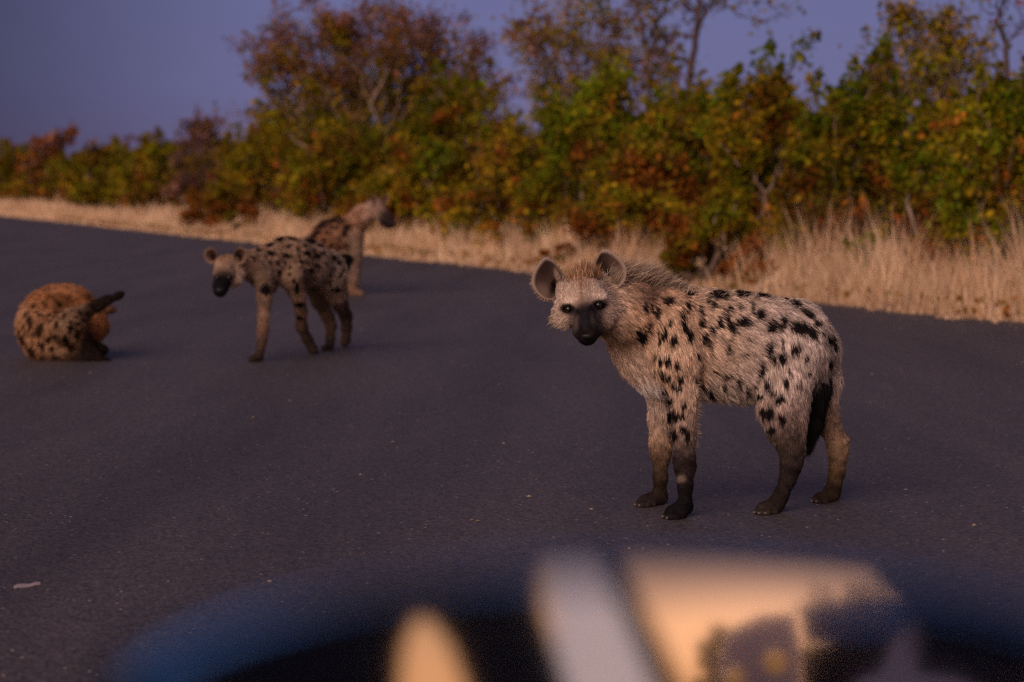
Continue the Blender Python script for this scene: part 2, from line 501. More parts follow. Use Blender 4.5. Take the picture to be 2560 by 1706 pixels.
TREES = [
 # far left, small with distance (name, label, category, px, c, top_py, width_px, palettes, leaves, seed, extras)
 ('tree', 'distant rust brown tree at the far left edge of the tree line', 'tree', -15, 3.5, 345, 150, [('rust', 2), ('brown', 3), ('plum', 2)], 3800, 11, dict(leaf=.16, bare=.2)),
 ('tree', 'low reddish crowned tree, second from the left above the grass', 'tree', 130, 3.2, 325, 170, [('rust', 3), ('brown', 3), ('plum', 2)], 4200, 12, dict(leaf=.16, bare=.15)),
 ('tree', 'dull olive low bushy tree left of the pale twiggy one', 'tree', 235, 2.5, 372, 150, [('olive', 2), ('brown', 3), ('gold', 1)], 3500, 13, dict(leaf=.15)),
 ('tree', 'thin greyish half bare tree between olive bushes on the left', 'tree', 262, 7, 330, 140, [('brown', 1), ('plum', 1)], 900, 14, dict(leaf=.13, bare=.5)),
 ('tree', 'pale twiggy leafless topped tree left of the purple one', 'tree', 350, 6, 325, 170, [('plum', 2), ('brown', 1)], 1500, 15, dict(leaf=.13, bare=.45)),
 ('bush', 'broad olive brown bush under the pale twiggy tree', 'bush', 340, 2.5, 405, 210, [('olive', 3), ('brown', 3), ('gold', 1)], 5000, 16, dict(leaf=.13)),
 ('tree', 'dark purple brown nearly leafless tree with drooping twigs', 'tree', 490, 3.0, 280, 230, [('plum', 4), ('brown', 2)], 4800, 17, dict(leaf=.11, bare=.25, twigs=8)),
 ('tree', 'tall bare twigged tree rising behind the purple brown one', 'tree', 575, 7, 255, 190, [('plum', 1), ('brown', 1)], 700, 18, dict(leaf=.11, bare=.6, twigs=7)),
 ('bush', 'rusty low bush at the foot of the purple brown tree', 'bush', 560, 1.2, 470, 190, [('rust', 3), ('brown', 2), ('gold', 1)], 4200, 19, dict(leaf=.085)),
 ('bush', 'rounded golden olive bush left of the tallest tree', 'bush', 690, 2.8, 285, 230, [('gold', 3), ('olive', 2), ('brown', 3)], 8000, 20, dict(leaf=.10)),
 ('tree', 'tallest spreading tree with reddish top and a left side limb', 'tree', 925, 3.2, 40, 560, [('brown', 3), ('plum', 3), ('gold', 1.6), ('olive', 2), ('rust', 1)], 33000, 21, dict(hgrad=1.3, sparse=14, lobe_px=[(690, 125, 0), (735, 165, .4), (665, 175, -.3), (800, 105, .6), (850, 80, -.5), (930, 62, .3), (1010, 72, -.2), (1085, 105, .5), (1140, 150, 0), (870, 150, .9), (960, 150, -.9), (1050, 175, .8), (800, 205, -.8), (885, 235, .3), (985, 245, .9), (1100, 235, -.7), (1180, 245, .2), (745, 255, .3), (1225, 330, 0), (1150, 335, -.9), (1040, 330, .9), (920, 330, -.9), (820, 325, .9), (730, 350, -.4)], leaf=.075, bare=.05,  trunk_r=.085, lobe_r=.27, twigs=7, spread=1.1)),
 ('bush', 'dense green bush on the right flank of the tallest tree', 'bush', 1110, 2.4, 235, 230, [('olive', 3), ('gold', 2), ('green', 2), ('rust', .7)], 10000, 22, dict(leaf=.09)),
 ('bush', 'olive and brown thicket beneath the middle of the tallest tree', 'bush', 850, 2.0, 350, 300, [('olive', 3), ('brown', 3), ('gold', 1), ('rust', 1)], 9500, 23, dict(leaf=.085)),
 ('bush', 'red brown low bush behind the pale headed standing hyena', 'bush', 960, 1.6, 455, 220, [('rust', 4), ('brown', 2), ('gold', 1)], 5000, 24, dict(leaf=.075)),
 ('bush', 'small brown and yellow bush in the gap between the two tree masses', 'bush', 1270, 2.6, 330, 170, [('brown', 2), ('gold', 2), ('rust', 1), ('olive', 1)], 5000, 25, dict(leaf=.08)),
 ('bush', 'orange brown low bush in the grass below the gap in the trees', 'bush', 1200, 1.6, 470, 230, [('rust', 2), ('gold', 2), ('brown', 1)], 4600, 26, dict(leaf=.07)),
 ('tree', 'airy yellow leaved tree with open sky showing through its crown', 'tree', 1440, 4.5, -40, 310, [('gold', 3), ('olive', 2), ('plum', 2)], 8500, 27, dict(sparse=10, lobe_px=[(1340, 135, .4), (1370, 40, -.4), (1400, 200, .3), (1430, 100, 0), (1460, 20, .5), (1480, 170, -.4), (1530, 60, 0), (1550, 140, .4), (1590, 40, -.3), (1365, 235, .2), (1450, 260, 0), (1540, 240, -.3), (1620, 150, .3), (1310, 100, -.2), (1660, 240, 0)], leaf=.068, bare=.15, twigs=8, lobe_r=.38, trunk_r=.04)),
 ('bush', 'tall olive green bush left of the dark leaning trunk', 'bush', 1480, 2.3, 250, 320, [('green', 3), ('olive', 4), ('gold', 1.2), ('rust', .7)], 13000, 28, dict(leaf=.075)),
 ('bush', 'green bush directly below the dark leaning trunk', 'bush', 1690, 2.6, 250, 270, [('olive', 3), ('green', 2), ('brown', 1.5), ('rust', 1)], 11000, 29, dict(leaf=.07)),
 ('bush', 'orange red leaved bush low in the middle of the right thicket', 'bush', 1590, 1.5, 385, 260, [('rust', 3), ('gold', 2), ('olive', 1.6), ('brown', 2)], 9000, 30, dict(leaf=.065)),
 ('bush', 'large yellow green bush with a pointed spray on top', 'bush', 1900, 2.2, 190, 360, [('olive', 3), ('green', 2.2), ('gold', 2), ('rust', .8)], 15000, 31, dict(leaf=.07, lobes=12, lobe_r=.3)),
 ('bush', 'low spreading rust and olive bush reaching to the road edge', 'bush', 1780, .38, 515, 360, [('rust', 3), ('olive', 3), ('gold', 1.5), ('brown', 2)], 10000, 32, dict(leaf=.055, lobes=12, lobe_r=.3)),
 ('bush', 'green bush right of the pointed yellow green bush', 'bush', 2130, 2.2, 235, 320, [('olive', 3), ('green', 3), ('brown', 1), ('gold', 1)], 13000, 33, dict(leaf=.065)),
 ('bush', 'dull red leaved low bush beside the tall pale grass', 'bush', 2080, 1.7, 420, 240, [('rust', 3), ('brown', 3), ('olive', 2)], 8000, 34, dict(leaf=.06)),
 ('tree', 'hazy grey twigged tree with a yellow tip at upper right', 'tree', 2330, 4.2, 5, 300, [('gold', 3), ('olive', 3), ('plum', 1.2)], 5600, 35, dict(hgrad=.1, sparse=10, lobe_px=[(2260, 45, 0), (2300, 95, .3), (2345, 55, -.2), (2385, 110, 0), (2250, 135, .2), (2320, 165, -.3), (2400, 175, .3), (2445, 140, 0), (2360, 215, .2), (2285, 235, 0), (2455, 230, -.3), (2200, 200, .2)], leaf=.06, bare=.12, twigs=8, lobe_r=.38, trunk_r=.035)),
 ('bush', 'dark green bush at the right edge above the tall grass', 'bush', 2490, 2.2, 235, 330, [('green', 3), ('olive', 3), ('gold', 1)], 12500, 36, dict(leaf=.06)),
 ('bush', 'shaded brown green bush low at the right edge', 'bush', 2330, 2.1, 330, 250, [('brown', 2), ('olive', 3), ('rust', 1), ('green', 1)], 9500, 37, dict(leaf=.06)),
 ('tree', 'right edge tree with dark bare crooked limb against the sky', 'tree', 2600, 3.4, 60, 260, [('olive', 2), ('green', 2), ('rust', 1)], 3600, 38, dict(leaf=.06, bare=.25)),
 # second row seen through the gaps
 ('tree', 'brown tree behind the golden olive bush', 'tree', 780, 8, 240, 280, [('brown', 3), ('plum', 2), ('olive', 1)], 3600, 40, dict(leaf=.13, bare=.2)),
 ('tree', 'half hidden olive tree behind the gap in the trees', 'tree', 1240, 7, 300, 230, [('olive', 2), ('brown', 3), ('gold', 1)], 3600, 41, dict(leaf=.12, bare=.2)),
 ('tree', 'half hidden plum brown tree behind the green bushes right of the trunk', 'tree', 1800, 6, 300, 300, [('plum', 2), ('brown', 3), ('olive', 1)], 4200, 42, dict(leaf=.10, bare=.25)),
 ('tree', 'greyish tree behind the right thicket, top thin against the sky', 'tree', 2130, 6, 215, 300, [('plum', 2), ('brown', 2), ('olive', 2)], 3200, 43, dict(leaf=.10, bare=.3)),
 ('tree', 'dull brown tree behind the broad olive bush on the left', 'tree', 440, 7, 345, 200, [('brown', 3), ('plum', 2)], 2600, 44, dict(leaf=.15, bare=.2)),
 ('tree', 'low dark tree row end behind the reddish crowned tree', 'tree', 60, 6, 372, 200, [('brown', 3), ('rust', 1), ('olive', 1)], 3000, 45, dict(leaf=.18, bare=.2)),
]
TREES += [
 ('shrub', 'small orange leaved shrub in the pale grass below the gap in the trees', 'shrub', 1225, .9, 548, 95, [('gold', 2), ('rust', 2)], 900, 301, dict(leaf=.05, lobes=6, trunk_r=.012)),
 ('shrub', 'low red shrub in the grass left of the ear of the near hyena', 'shrub', 1405, .6, 610, 150, [('rust', 4), ('brown', 1)], 1100, 302, dict(leaf=.045, lobes=7, trunk_r=.01)),
 ('shrub', 'little yellow leaved shrub in the grass right of the far hyena', 'shrub', 1110, 1.3, 552, 90, [('gold', 3), ('olive', 1)], 800, 303, dict(leaf=.05, lobes=6, trunk_r=.012)),
 ('shrub', 'rusty knee high shrub at the road edge above the back of the near hyena', 'shrub', 1905, .45, 655, 150, [('rust', 4), ('brown', 2)], 1200, 304, dict(leaf=.04, lobes=7, trunk_r=.01)),
 ('shrub', 'thin greenish shrub standing in the tall pale grass on the right', 'shrub', 2160, 1.0, 575, 120, [('olive', 3), ('gold', 1)], 700, 305, dict(leaf=.045, lobes=6, trunk_r=.01)),
 ('shrub', 'olive and orange shrub at the grass edge behind the walking hyena', 'shrub', 610, .8, 520, 130, [('olive', 2), ('rust', 3)], 1300, 306, dict(leaf=.07, lobes=7, trunk_r=.015)),
]
for nm, lb, ct, px, c, tp, w, pl, nl, sd, kw in TREES:
    T(nm, lb, ct, px, c, tp, w, pl, nl, sd, **kw)
for px, sd, lb in ((-130, 51, 'distant rust bush just beyond the left end of the tree line'), (-230, 52, 'distant brown bush farther out to the left of the tree line'),
                   (2720, 53, 'olive bush just out of sight to the right of the tall grass'), (2860, 54, 'second rust and olive bush out of sight to the right'), (3020, 55, 'last bush of the thicket, far out of sight to the right')):
    T('bush', lb, 'bush', px, 3, 280 if px > 0 else 370, 330 if px > 0 else 160, [('olive', 2), ('rust', 2), ('brown', 2)], 5000, sd, leaf=.09 if px > 0 else .17)

# dark leaning trunk and the bare limb: real trees whose limbs are drawn out one by one
def limb_tree(label, base, limbs, seed, pals=None, leaf_n=0, leaf=.07, bark=(.055, .038, .034)):
    R = np.random.default_rng(seed)
    e = empty('tree', label, 'tree', tuple(base), 'trees and bushes beyond the road')
    acc = Acc(); tips = []
    for pts, r0, r1 in limbs:
        pts = [np.array(p) for p in pts]
        fine = []
        for a, b in zip(pts[:-1], pts[1:]):
            fine += bend_path(a, b, 4, .02, R)[:-1]
        fine.append(pts[-1])
        acc.add(*tube(fine, np.linspace(r0, r1, len(fine))))
        for k in range(9):
            i = int(R.integers(len(fine) // 3, len(fine)))
            d = R.normal(size=3); d[2] = abs(d[2]); d /= np.linalg.norm(d)
            tip = fine[i] + d * R.uniform(.2, .55)
            acc.add(*tube(bend_path(fine[i], tip, 4, .09, R), np.linspace(r1 * .8, .003, 5), 4))
            tips.append(tip)
    V, Q = acc.arr()
    mesh_obj('trunk', V, Q, M_BARK, e, np.tile(np.array(bark), (len(V), 1)))
    if leaf_n:
        tips = np.array(tips)
        C = tips[R.integers(0, len(tips), leaf_n)] + R.normal(0, .1, (leaf_n, 3))
        pc = np.concatenate([np.array(PAL[p]) for p in pals])
        LV, LT, LC = leaf_cloud(C, leaf, R, pc[R.integers(0, len(pc), leaf_n)])
        mesh_obj('crown', LV, LT, M_LEAF, e, LC, smooth=False)
    return e
def limb(Y, *pp):
    return [P(x, y, Y + dy) for x, y, dy in pp]
SECOND = [(30, 'the distant rust brown tree'), (110, 'the low reddish crowned tree'), (200, 'the dull olive bushy tree'), (300, 'the pale twiggy tree'), (400, 'the dark purple brown tree, left side'), (540, 'the rusty low bush'),
          (640, 'the golden olive bush, left side'), (760, 'the golden olive bush, right side'), (880, 'the tallest tree, left of its trunk'), (1010, 'the tallest tree, right of its trunk'), (1150, 'the dense green bush'), (1290, 'the small brown and yellow bush'),
          (1400, 'the tall olive green bush, left side'), (1540, 'the orange red leaved bush'), (1660, 'the dark leaning trunk'), (1780, 'the low spreading rust and olive bush'), (1960, 'the pointed yellow green bush'), (2060, 'the dull red leaved low bush'),
          (2200, 'the green bush near the tall grass'), (2330, 'the shaded brown green bush'), (2440, 'the dark green right edge bush'), (2560, 'the bare crooked limb')]
for i, (px, lb) in enumerate(SECOND):
    tp = [385, 395, 400, 390, 360, 380, 350, 330, 300, 300, 330, 400, 330, 330, 320, 330, 290, 320, 290, 270, 260, 260][i]
    T('bush', 'second row bush showing through behind ' + lb, 'bush', px, 4.2, tp, 230 if px > 600 else 150, [[('brown', 3), ('olive', 2), ('plum', 1)], [('olive', 3), ('brown', 2), ('gold', 1)], [('olive', 2), ('rust', 1), ('brown', 3)]][i % 3], 4200, 200 + i, leaf=.11 if px > 600 else .17)
b = at_line(1700, 3.4); Y0 = b[1]
limb_tree('dark leaning trunk with a long bare branch reaching right against the sky', b, [
    (limb(Y0, (1700, 560, 0), (1708, 330, 0), (1722, 230, 0), (1738, 120, .1), (1748, 20, .1), (1745, -80, .2)), .075, .035),
    (limb(Y0, (1745, 60, .1), (1800, 0, .0), (1845, 40, -.1), (1900, 58, -.2), (1975, 40, -.2)), .022, .006),
    (limb(Y0, (1741, 100, .1), (1765, 20, .3), (1830, -50, .3)), .03, .012)], 61, ['olive', 'gold'], 330, .07)
b = at_line(1600, 3.9); Y0 = b[1]
limb_tree('slender forked trunk of the tree left of the dark leaning trunk', b, [
    (limb(Y0, (1610, 560, 0), (1618, 300, 0), (1622, 160, 0), (1610, 90, .1), (1580, -20, .1)), .05, .025),
    (limb(Y0, (1616, 110, 0), (1650, 50, 0), (1690, -30, 0)), .03, .014),
    (limb(Y0, (1660, 560, .3), (1664, 200, .3), (1655, 60, .4)), .03, .01),
    (limb(Y0, (1620, 300, 0), (1500, 170, .3), (1400, 110, .4), (1270, 75, .5)), .028, .006)], 62, ['gold', 'olive', 'plum'], 1100, .075, (.07, .05, .045))
b = at_line(2500, 2.9); Y0 = b[1]
limb_tree('crooked bare dark limb standing above the right edge bushes', b, [
    (limb(Y0, (2500, 560, 0), (2512, 250, 0), (2515, 110, 0), (2492, 60, 0), (2510, 0, .1), (2525, -60, .1)), .04, .014),
    (limb(Y0, (2515, 110, 0), (2548, 85, 0), (2570, 50, 0)), .016, .006)], 63, ['green', 'rust'], 160, .06, (.07, .05, .06))

# grass: dry tan blades along the verge, thinning with distance
def grass():
    R = np.random.default_rng(5)
    Vs = []; Ts = []; Cs = []; n0 = 0
    for s0, s1, cnt, w in ((0, 26, 62000, .0045), (26, 55, 46000, .008), (55, 120, 26000, .018), (120, 300, 9000, .05)):
        s = R.uniform(s0, s1, cnt)
        c = -.28 + 5.5 * R.random(cnt) ** 1.35
        base = EN[None] * (EDGE_C / math.sqrt(1 + EDGE_K ** 2) + c[:, None]) + ED[None] * s[:, None]
        p3 = np.stack([base[:, 0], base[:, 1], np.zeros(cnt)], 1)
        # pull blades into tufts
        tuft = vnoise(p3, 3.3, 1) + .5 * vnoise(p3, 9.1, 2)
        keep = (tuft + R.uniform(-.9, .9, cnt)) > (-.25)
        p3 = p3[keep]; c = c[keep]; s = s[keep]; tuft = tuft[keep]; m = len(p3)
        ramp_ = np.clip((c + .30) / 1.5, .08, 1)
        sel = (c > .05) | (vnoise(p3, 4.7, 11) > .25)
        p3 = p3[sel]; c = c[sel]; s = s[sel]; tuft = tuft[sel]; ramp_ = ramp_[sel]; m = len(p3)
        big = .5 + .5 * vnoise(p3, .8, 4)
        near_boost = np.interp(s, [14, 20, 30], [1.65, 1.45, 1.0])
        h = ramp_ * (.16 + .50 * np.clip(big, 0, 1.2) + .14 * tuft) * near_boost * R.uniform(.55, 1.25, m)
        h = np.clip(h * (1 + .45 * vnoise(p3, 2.3, 8)), .04, 1.35)
        a = R.uniform(0, 2 * math.pi, m)
        lean = np.stack([np.cos(a), np.sin(a), np.zeros(m)], 1) * (h * R.uniform(.05, .5, m))[:, None]
        side = np.stack([np.ones(m), R.uniform(-.4, .4, m), np.zeros(m)], 1) * (w * R.uniform(.6, 1.5, m))[:, None]
        up = np.stack([np.zeros(m), np.zeros(m), h], 1)
        mid = p3 + up * .55 + lean * .35
        tip = p3 + up + lean
        gv = vnoise(p3, 2.1, 6)
        tan = np.array([.60, .42, .28]); brown = np.array([.42, .24, .13]); strw = np.array([.72, .54, .38])
        k = np.clip(.5 + .5 * gv + R.normal(0, .22, m), 0, 1)[:, None]
        cb = brown * (1 - k) + tan * k
        cb = np.where(R.random(m)[:, None] < .3, strw, cb) * R.uniform(.62, 1.08, m)[:, None] * (1 + .22 * vnoise(p3, 1.3, 9))[:, None]
        V = np.stack([p3 - side, p3 + side, mid + side * .7, mid - side * .7, tip], 1).reshape(-1, 3)
        bi = np.arange(m)[:, None] * 5 + n0
        Ts.append(np.concatenate([bi + [0, 1, 2], bi + [0, 2, 3], bi + [3, 2, 4]], 0))
        Vs.append(V); Cs.append(np.repeat(cb, 5, 0)); n0 += len(V)
    o = mesh_obj('grass', np.concatenate(Vs), np.concatenate(Ts), M_GRASS, None, np.concatenate(Cs), smooth=False)
    o['kind'] = 'stuff'
    tag(o, 'dry tan grass growing along the far verge of the road', 'grass')
grass()
# fallen leaves in the grass and gravel crumbs at the asphalt edge
def litter():
    R = np.random.default_rng(8)
    n = 9000
    s = R.uniform(0, 70, n); c = .05 + 4 * R.random(n) ** 1.5
    base = EN[None] * (EDGE_C / math.sqrt(1 + EDGE_K ** 2) + c[:, None]) + ED[None] * s[:, None]
    pts = np.stack([base[:, 0], base[:, 1], R.uniform(.02, .16, n)], 1)
    pc = np.concatenate([np.array(PAL[p]) for p in ('rust', 'brown', 'gold')])
    V, Tq, Cc = leaf_cloud(pts, .055, R, pc[R.integers(0, len(pc), n)])
    o = mesh_obj('fallen_leaves', V, Tq, M_LEAF, None, Cc, smooth=False)
    o['kind'] = 'stuff'; tag(o, 'rust coloured fallen leaves caught in the dry grass', 'leaves')
    # grit
    n = 2600
    s = R.uniform(-8, 60, n); c = -np.abs(R.normal(0, .35, n)); far = R.random(n) < .35
    c[far] = -R.uniform(0, 9, far.sum())
    base = EN[None] * (EDGE_C / math.sqrt(1 + EDGE_K ** 2) + c[:, None]) + ED[None] * s[:, None]
    r = R.uniform(.0025, .008, n)
    ico = np.array([[0, 0, 1], [1, 0, 0], [0, 1, 0], [-1, 0, 0], [0, -1, 0], [0, 0, -1]], float)
    fc = np.array([[0, 1, 2], [0, 2, 3], [0, 3, 4], [0, 4, 1], [5, 2, 1], [5, 3, 2], [5, 4, 3], [5, 1, 4]])
    jit = R.uniform(.6, 1.3, (n, 6, 3)) * np.array([1.3, 1.0, .6])
    V = np.stack([base[:, 0], base[:, 1], .012 + r * .4], 1)[:, None, :] + ico[None] * jit * r[:, None, None]
    Tq = (np.arange(n)[:, None, None] * 6 + fc[None]).reshape(-1, 3)
    cc_ = np.repeat(np.array([.22, .17, .14])[None] * R.uniform(.5, 1.5, n)[:, None], 6, 0)
    o = mesh_obj('gravel', V.reshape(-1, 3), Tq, attr_mat('grit', rough=.9), None, cc_, smooth=False)
    o['kind'] = 'stuff'; tag(o, 'loose pale gravel scattered over the asphalt road', 'gravel')
litter()
# ------------------------------------------------------------------ implicit-surface animal builder
def smin(a, b, k):
    h = np.clip(.5 + .5 * (b - a) / k, 0, 1)
    return b * (1 - h) + a * h - k * h * (1 - h)

class Body:
    """a body made of tapered capsules blended into ONE surface (surface nets on a grid)"""
    def __init__(s): s.pr = []
    def seg(s, a, b, ra, rb, sy=1.0, k=.03, col=(.3, .2, .12), col2=None, fl=.02, flow=None, dens=1.0, lift=.25, spot=1.0):
        a = np.array(a, float); b = np.array(b, float)
        s.pr.append(dict(a=a, b=b, ra=ra, rb=rb, sy=sy, k=k, col=np.array(col, float), col2=np.array(col2 if col2 is not None else col, float),
                         fl=fl, flow=None if flow is None else np.array(flow, float), dens=dens, lift=lift, spot=spot))
    def chain(s, pts, rad, cols=None, **kw):
        for i in range(len(pts) - 1):
            q = dict(kw)
            if cols is not None: q['col'] = cols[i]; q['col2'] = cols[i + 1]
            for key in ('fl', 'spot', 'dens', 'sy'):
                if key in q and isinstance(q[key], (list, tuple)): q[key] = q[key][i]
            s.seg(pts[i], pts[i + 1], rad[i], rad[i + 1], **q)
    @staticmethod
    def dist(X, q):
        a, b = q['a'].copy(), q['b'].copy(); sy = q['sy']
        X = X
        ab = b - a
        w = np.array([1, 1 / sy, 1])
        ab2 = ab * w; XA = (X - a) * w
        L2 = float(ab2 @ ab2) + 1e-12
        t = np.clip((XA @ ab2) / L2, 0, 1)
        d = XA - t[..., None] * ab2
        r = q['ra'] + (q['rb'] - q['ra']) * t
        return np.sqrt((d * d).sum(-1)) - r, t
    def mesh(s, vox):
        lo = np.min([np.minimum(q['a'], q['b']) - max(q['ra'], q['rb']) * max(1, q['sy']) for q in s.pr], 0) - 4 * vox
        hi = np.max([np.maximum(q['a'], q['b']) + max(q['ra'], q['rb']) * max(1, q['sy']) for q in s.pr], 0) + 4 * vox
        n = np.ceil((hi - lo) / vox).astype(int) + 1
        Fd = np.full(n, .5, dtype=np.float32)
        ax = [lo[i] + vox * np.arange(n[i]) for i in range(3)]
        for q in s.pr:
            R = max(q['ra'], q['rb']) * max(1, q['sy']) + q['k'] + 2 * vox
            l = np.clip(np.floor((np.minimum(q['a'], q['b']) - R - lo) / vox).astype(int), 0, n - 1)
            h = np.clip(np.ceil((np.maximum(q['a'], q['b']) + R - lo) / vox).astype(int) + 1, 1, n)
            X = np.stack(np.meshgrid(ax[0][l[0]:h[0]], ax[1][l[1]:h[1]], ax[2][l[2]:h[2]], indexing='ij'), -1)
            d, _ = s.dist(X, q)
            sub = Fd[l[0]:h[0], l[1]:h[1], l[2]:h[2]]
            Fd[l[0]:h[0], l[1]:h[1], l[2]:h[2]] = smin(sub, d.astype(np.float32), q['k'])
        return surface_nets(Fd, lo, vox)
    def props(s, X):
        """blended per-point properties from the nearest primitives"""
        N_ = len(X)
        wsum = np.zeros(N_); col = np.zeros((N_, 3)); fl = np.zeros(N_); flow = np.zeros((N_, 3)); dens = np.zeros(N_); lift = np.zeros(N_); sp = np.zeros(N_)
        D = []; TT = []
        for q in s.pr:
            d, t = s.dist(X, q); D.append(d); TT.append(t)
        D = np.array(D); mn = D.min(0)
        for q, d, t in zip(s.pr, D, TT):
            w = np.exp(-(d - mn) / .010)
            fv = q['flow'] if q['flow'] is not None else (q['b'] - q['a'])
            fv = fv / (np.linalg.norm(fv) + 1e-9)
            wsum += w; col += w[:, None] * (q['col'] + (q['col2'] - q['col']) * t[:, None]); fl += w * q['fl']; flow += w[:, None] * fv
            dens += w * q['dens']; lift += w * q['lift']; sp += w * q['spot']
        w = wsum
        return col / w[:, None], fl / w, flow / w[:, None], dens / w, lift / w, sp / w

def surface_nets(Fd, lo, vox):
    n = Fd.shape
    ins = Fd < 0
    c = [(i, j, k) for i in (0, 1) for j in (0, 1) for k in (0, 1)]
    sl = lambda o: tuple(slice(o[d], n[d] - 1 + o[d]) for d in range(3))
    cnt = sum(ins[sl(o)].astype(np.int8) for o in c)
    act = (cnt > 0) & (cnt < 8)
    ids = -np.ones(act.shape, dtype=np.int64)
    I = np.argwhere(act); ids[act] = np.arange(len(I))
    vals = {o: Fd[I[:, 0] + o[0], I[:, 1] + o[1], I[:, 2] + o[2]].astype(float) for o in c}
    acc = np.zeros((len(I), 3)); m = np.zeros(len(I))
    for a in c:
        for d in range(3):
            if a[d]: continue
            b = list(a); b[d] = 1; b = tuple(b)
            va, vb = vals[a], vals[b]
            x = (va < 0) != (vb < 0)
            t = np.where(x, va / np.where(x, va - vb, 1), 0)
            p = np.tile(np.array(a, float), (len(I), 1)); p[:, d] += t
            acc += np.where(x[:, None], p, 0); m += x
    V = lo + vox * (I + acc / m[:, None])
    quads = []
    for d in range(3):
        e = [0, 0, 0]; e[d] = 1
        A = ins[tuple(slice(0, n[i] - e[i]) for i in range(3))]
        B = ins[tuple(slice(e[i], n[i]) for i in range(3))]
        X = np.argwhere(A != B)
        u, v = (d + 1) % 3, (d + 2) % 3
        X = X[(X[:, u] > 0) & (X[:, v] > 0) & (X[:, u] < n[u] - 1) & (X[:, v] < n[v] - 1)]
        f = []
        for du, dv in ((0, 0), (1, 0), (1, 1), (0, 1)):
            Y = X.copy(); Y[:, u] -= du; Y[:, v] -= dv
            f.append(ids[Y[:, 0], Y[:, 1], Y[:, 2]])
        f = np.stack(f, 1)
        fl_ = A[X[:, 0], X[:, 1], X[:, 2]]
        f[~fl_] = f[~fl_][:, ::-1]
        quads.append(f)
    Q = np.concatenate(quads)
    Q = Q[(Q >= 0).all(1)]
    # flow of normals: make outward
    return V, Q

def vert_normals(V, Q):
    T_ = np.concatenate([Q[:, [0, 1, 2]], Q[:, [0, 2, 3]]]) if Q.shape[1] == 4 else Q
    fn = np.cross(V[T_[:, 1]] - V[T_[:, 0]], V[T_[:, 2]] - V[T_[:, 0]])
    N_ = np.zeros_like(V)
    for k in range(3): np.add.at(N_, T_[:, k], fn)
    return N_ / (np.linalg.norm(N_, axis=1)[:, None] + 1e-12)

def sample_surface(V, Q, n, R, dens=None):
    T_ = np.concatenate([Q[:, [0, 1, 2]], Q[:, [0, 2, 3]]]) if Q.shape[1] == 4 else Q
    cr = np.cross(V[T_[:, 1]] - V[T_[:, 0]], V[T_[:, 2]] - V[T_[:, 0]])
    ar = np.linalg.norm(cr, axis=1)
    w = ar if dens is None else ar * dens[T_].mean(1)
    idx = R.choice(len(T_), n, p=w / w.sum())
    r1 = np.sqrt(R.random(n)); r2 = R.random(n)
    b = np.stack([1 - r1, r1 * (1 - r2), r1 * r2], 1)
    pts = (V[T_[idx]] * b[:, :, None]).sum(1)
    VN = vert_normals(V, Q)
    nn = (VN[T_[idx]] * b[:, :, None]).sum(1); nn /= np.linalg.norm(nn, axis=1)[:, None] + 1e-9
    return pts, nn

def strands(root, nrm, flow, length, width, cols, R, lift, clump=.5, nclump=5000, droop=.25):
    n = len(root)
    f = flow - (flow * nrm).sum(1)[:, None] * nrm
    f /= np.linalg.norm(f, axis=1)[:, None] + 1e-6
    f = f + R.normal(0, .16, (n, 3))
    L = (length * R.uniform(.6, 1.3, n))[:, None]
    li = (lift * R.uniform(.5, 1.5, n))[:, None]
    mid = root + (f * (1 - .4 * li) + nrm * li * 1.2) * L * .5
    tip = root + (f + nrm * li * .9) * L + np.array([0, 0, -1.0]) * L * droop
    if clump > 0 and nclump < n:
        ci = R.choice(n, nclump, replace=False)
        kd = kdtree.KDTree(nclump)
        for j, i in enumerate(ci): kd.insert(root[i], j)
        kd.balance()
        near = np.fromiter((kd.find(p)[1] for p in root), dtype=int, count=n)
        cols = np.clip(cols * (1 + (R.choice([.70, .86, 1.0, 1.1, 1.22], nclump)[near] - 1) * np.clip(length / .020, .15, 1.1))[:, None], .003, .85)
        tc_ = tip[ci][near]; rc = root[ci][near]
        good = (np.linalg.norm(rc - root, axis=1) < .03)[:, None]
        tgt = tc_ * 1.0 + (root - rc) * .25
        tip = np.where(good, tip * (1 - clump) + tgt * clump, tip)
    ax = tip - root
    s = np.cross(ax, nrm + R.normal(0, .5, (n, 3)))
    s /= np.linalg.norm(s, axis=1)[:, None] + 1e-9
    w = (width * R.uniform(.7, 1.3, n))[:, None]
    V = np.stack([root - s * w * .5, root + s * w * .5, mid + s * w * .42, mid - s * w * .42, tip], 1).reshape(-1, 3)
    b = np.arange(n)[:, None] * 5
    T_ = np.concatenate([b + [0, 1, 2], b + [0, 2, 3], b + [3, 2, 4]], 0)
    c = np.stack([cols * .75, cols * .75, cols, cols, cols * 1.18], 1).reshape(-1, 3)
    return V, T_, c

M_SKIN = attr_mat('hyena_coat', rough=.9, spec=.04)
M_FUR = attr_mat('hyena_fur', rough=.8, spec=.05)
M_EYE = new_mat('eye_wet_black', (.006, .004, .003), .12, .5)
M_NOSE = new_mat('nose_leather', (.008, .007, .008), .55, .25)

TAN = (.40, .255, .155); PALE = (.56, .42, .30); GREY = (.34, .265, .205); DARK = (.035, .022, .018); BLACK = (.012, .009, .009)
BRN = (.20, .12, .075); RUFOUS = (.36, .17, .075); SOOT = (.016, .013, .015)

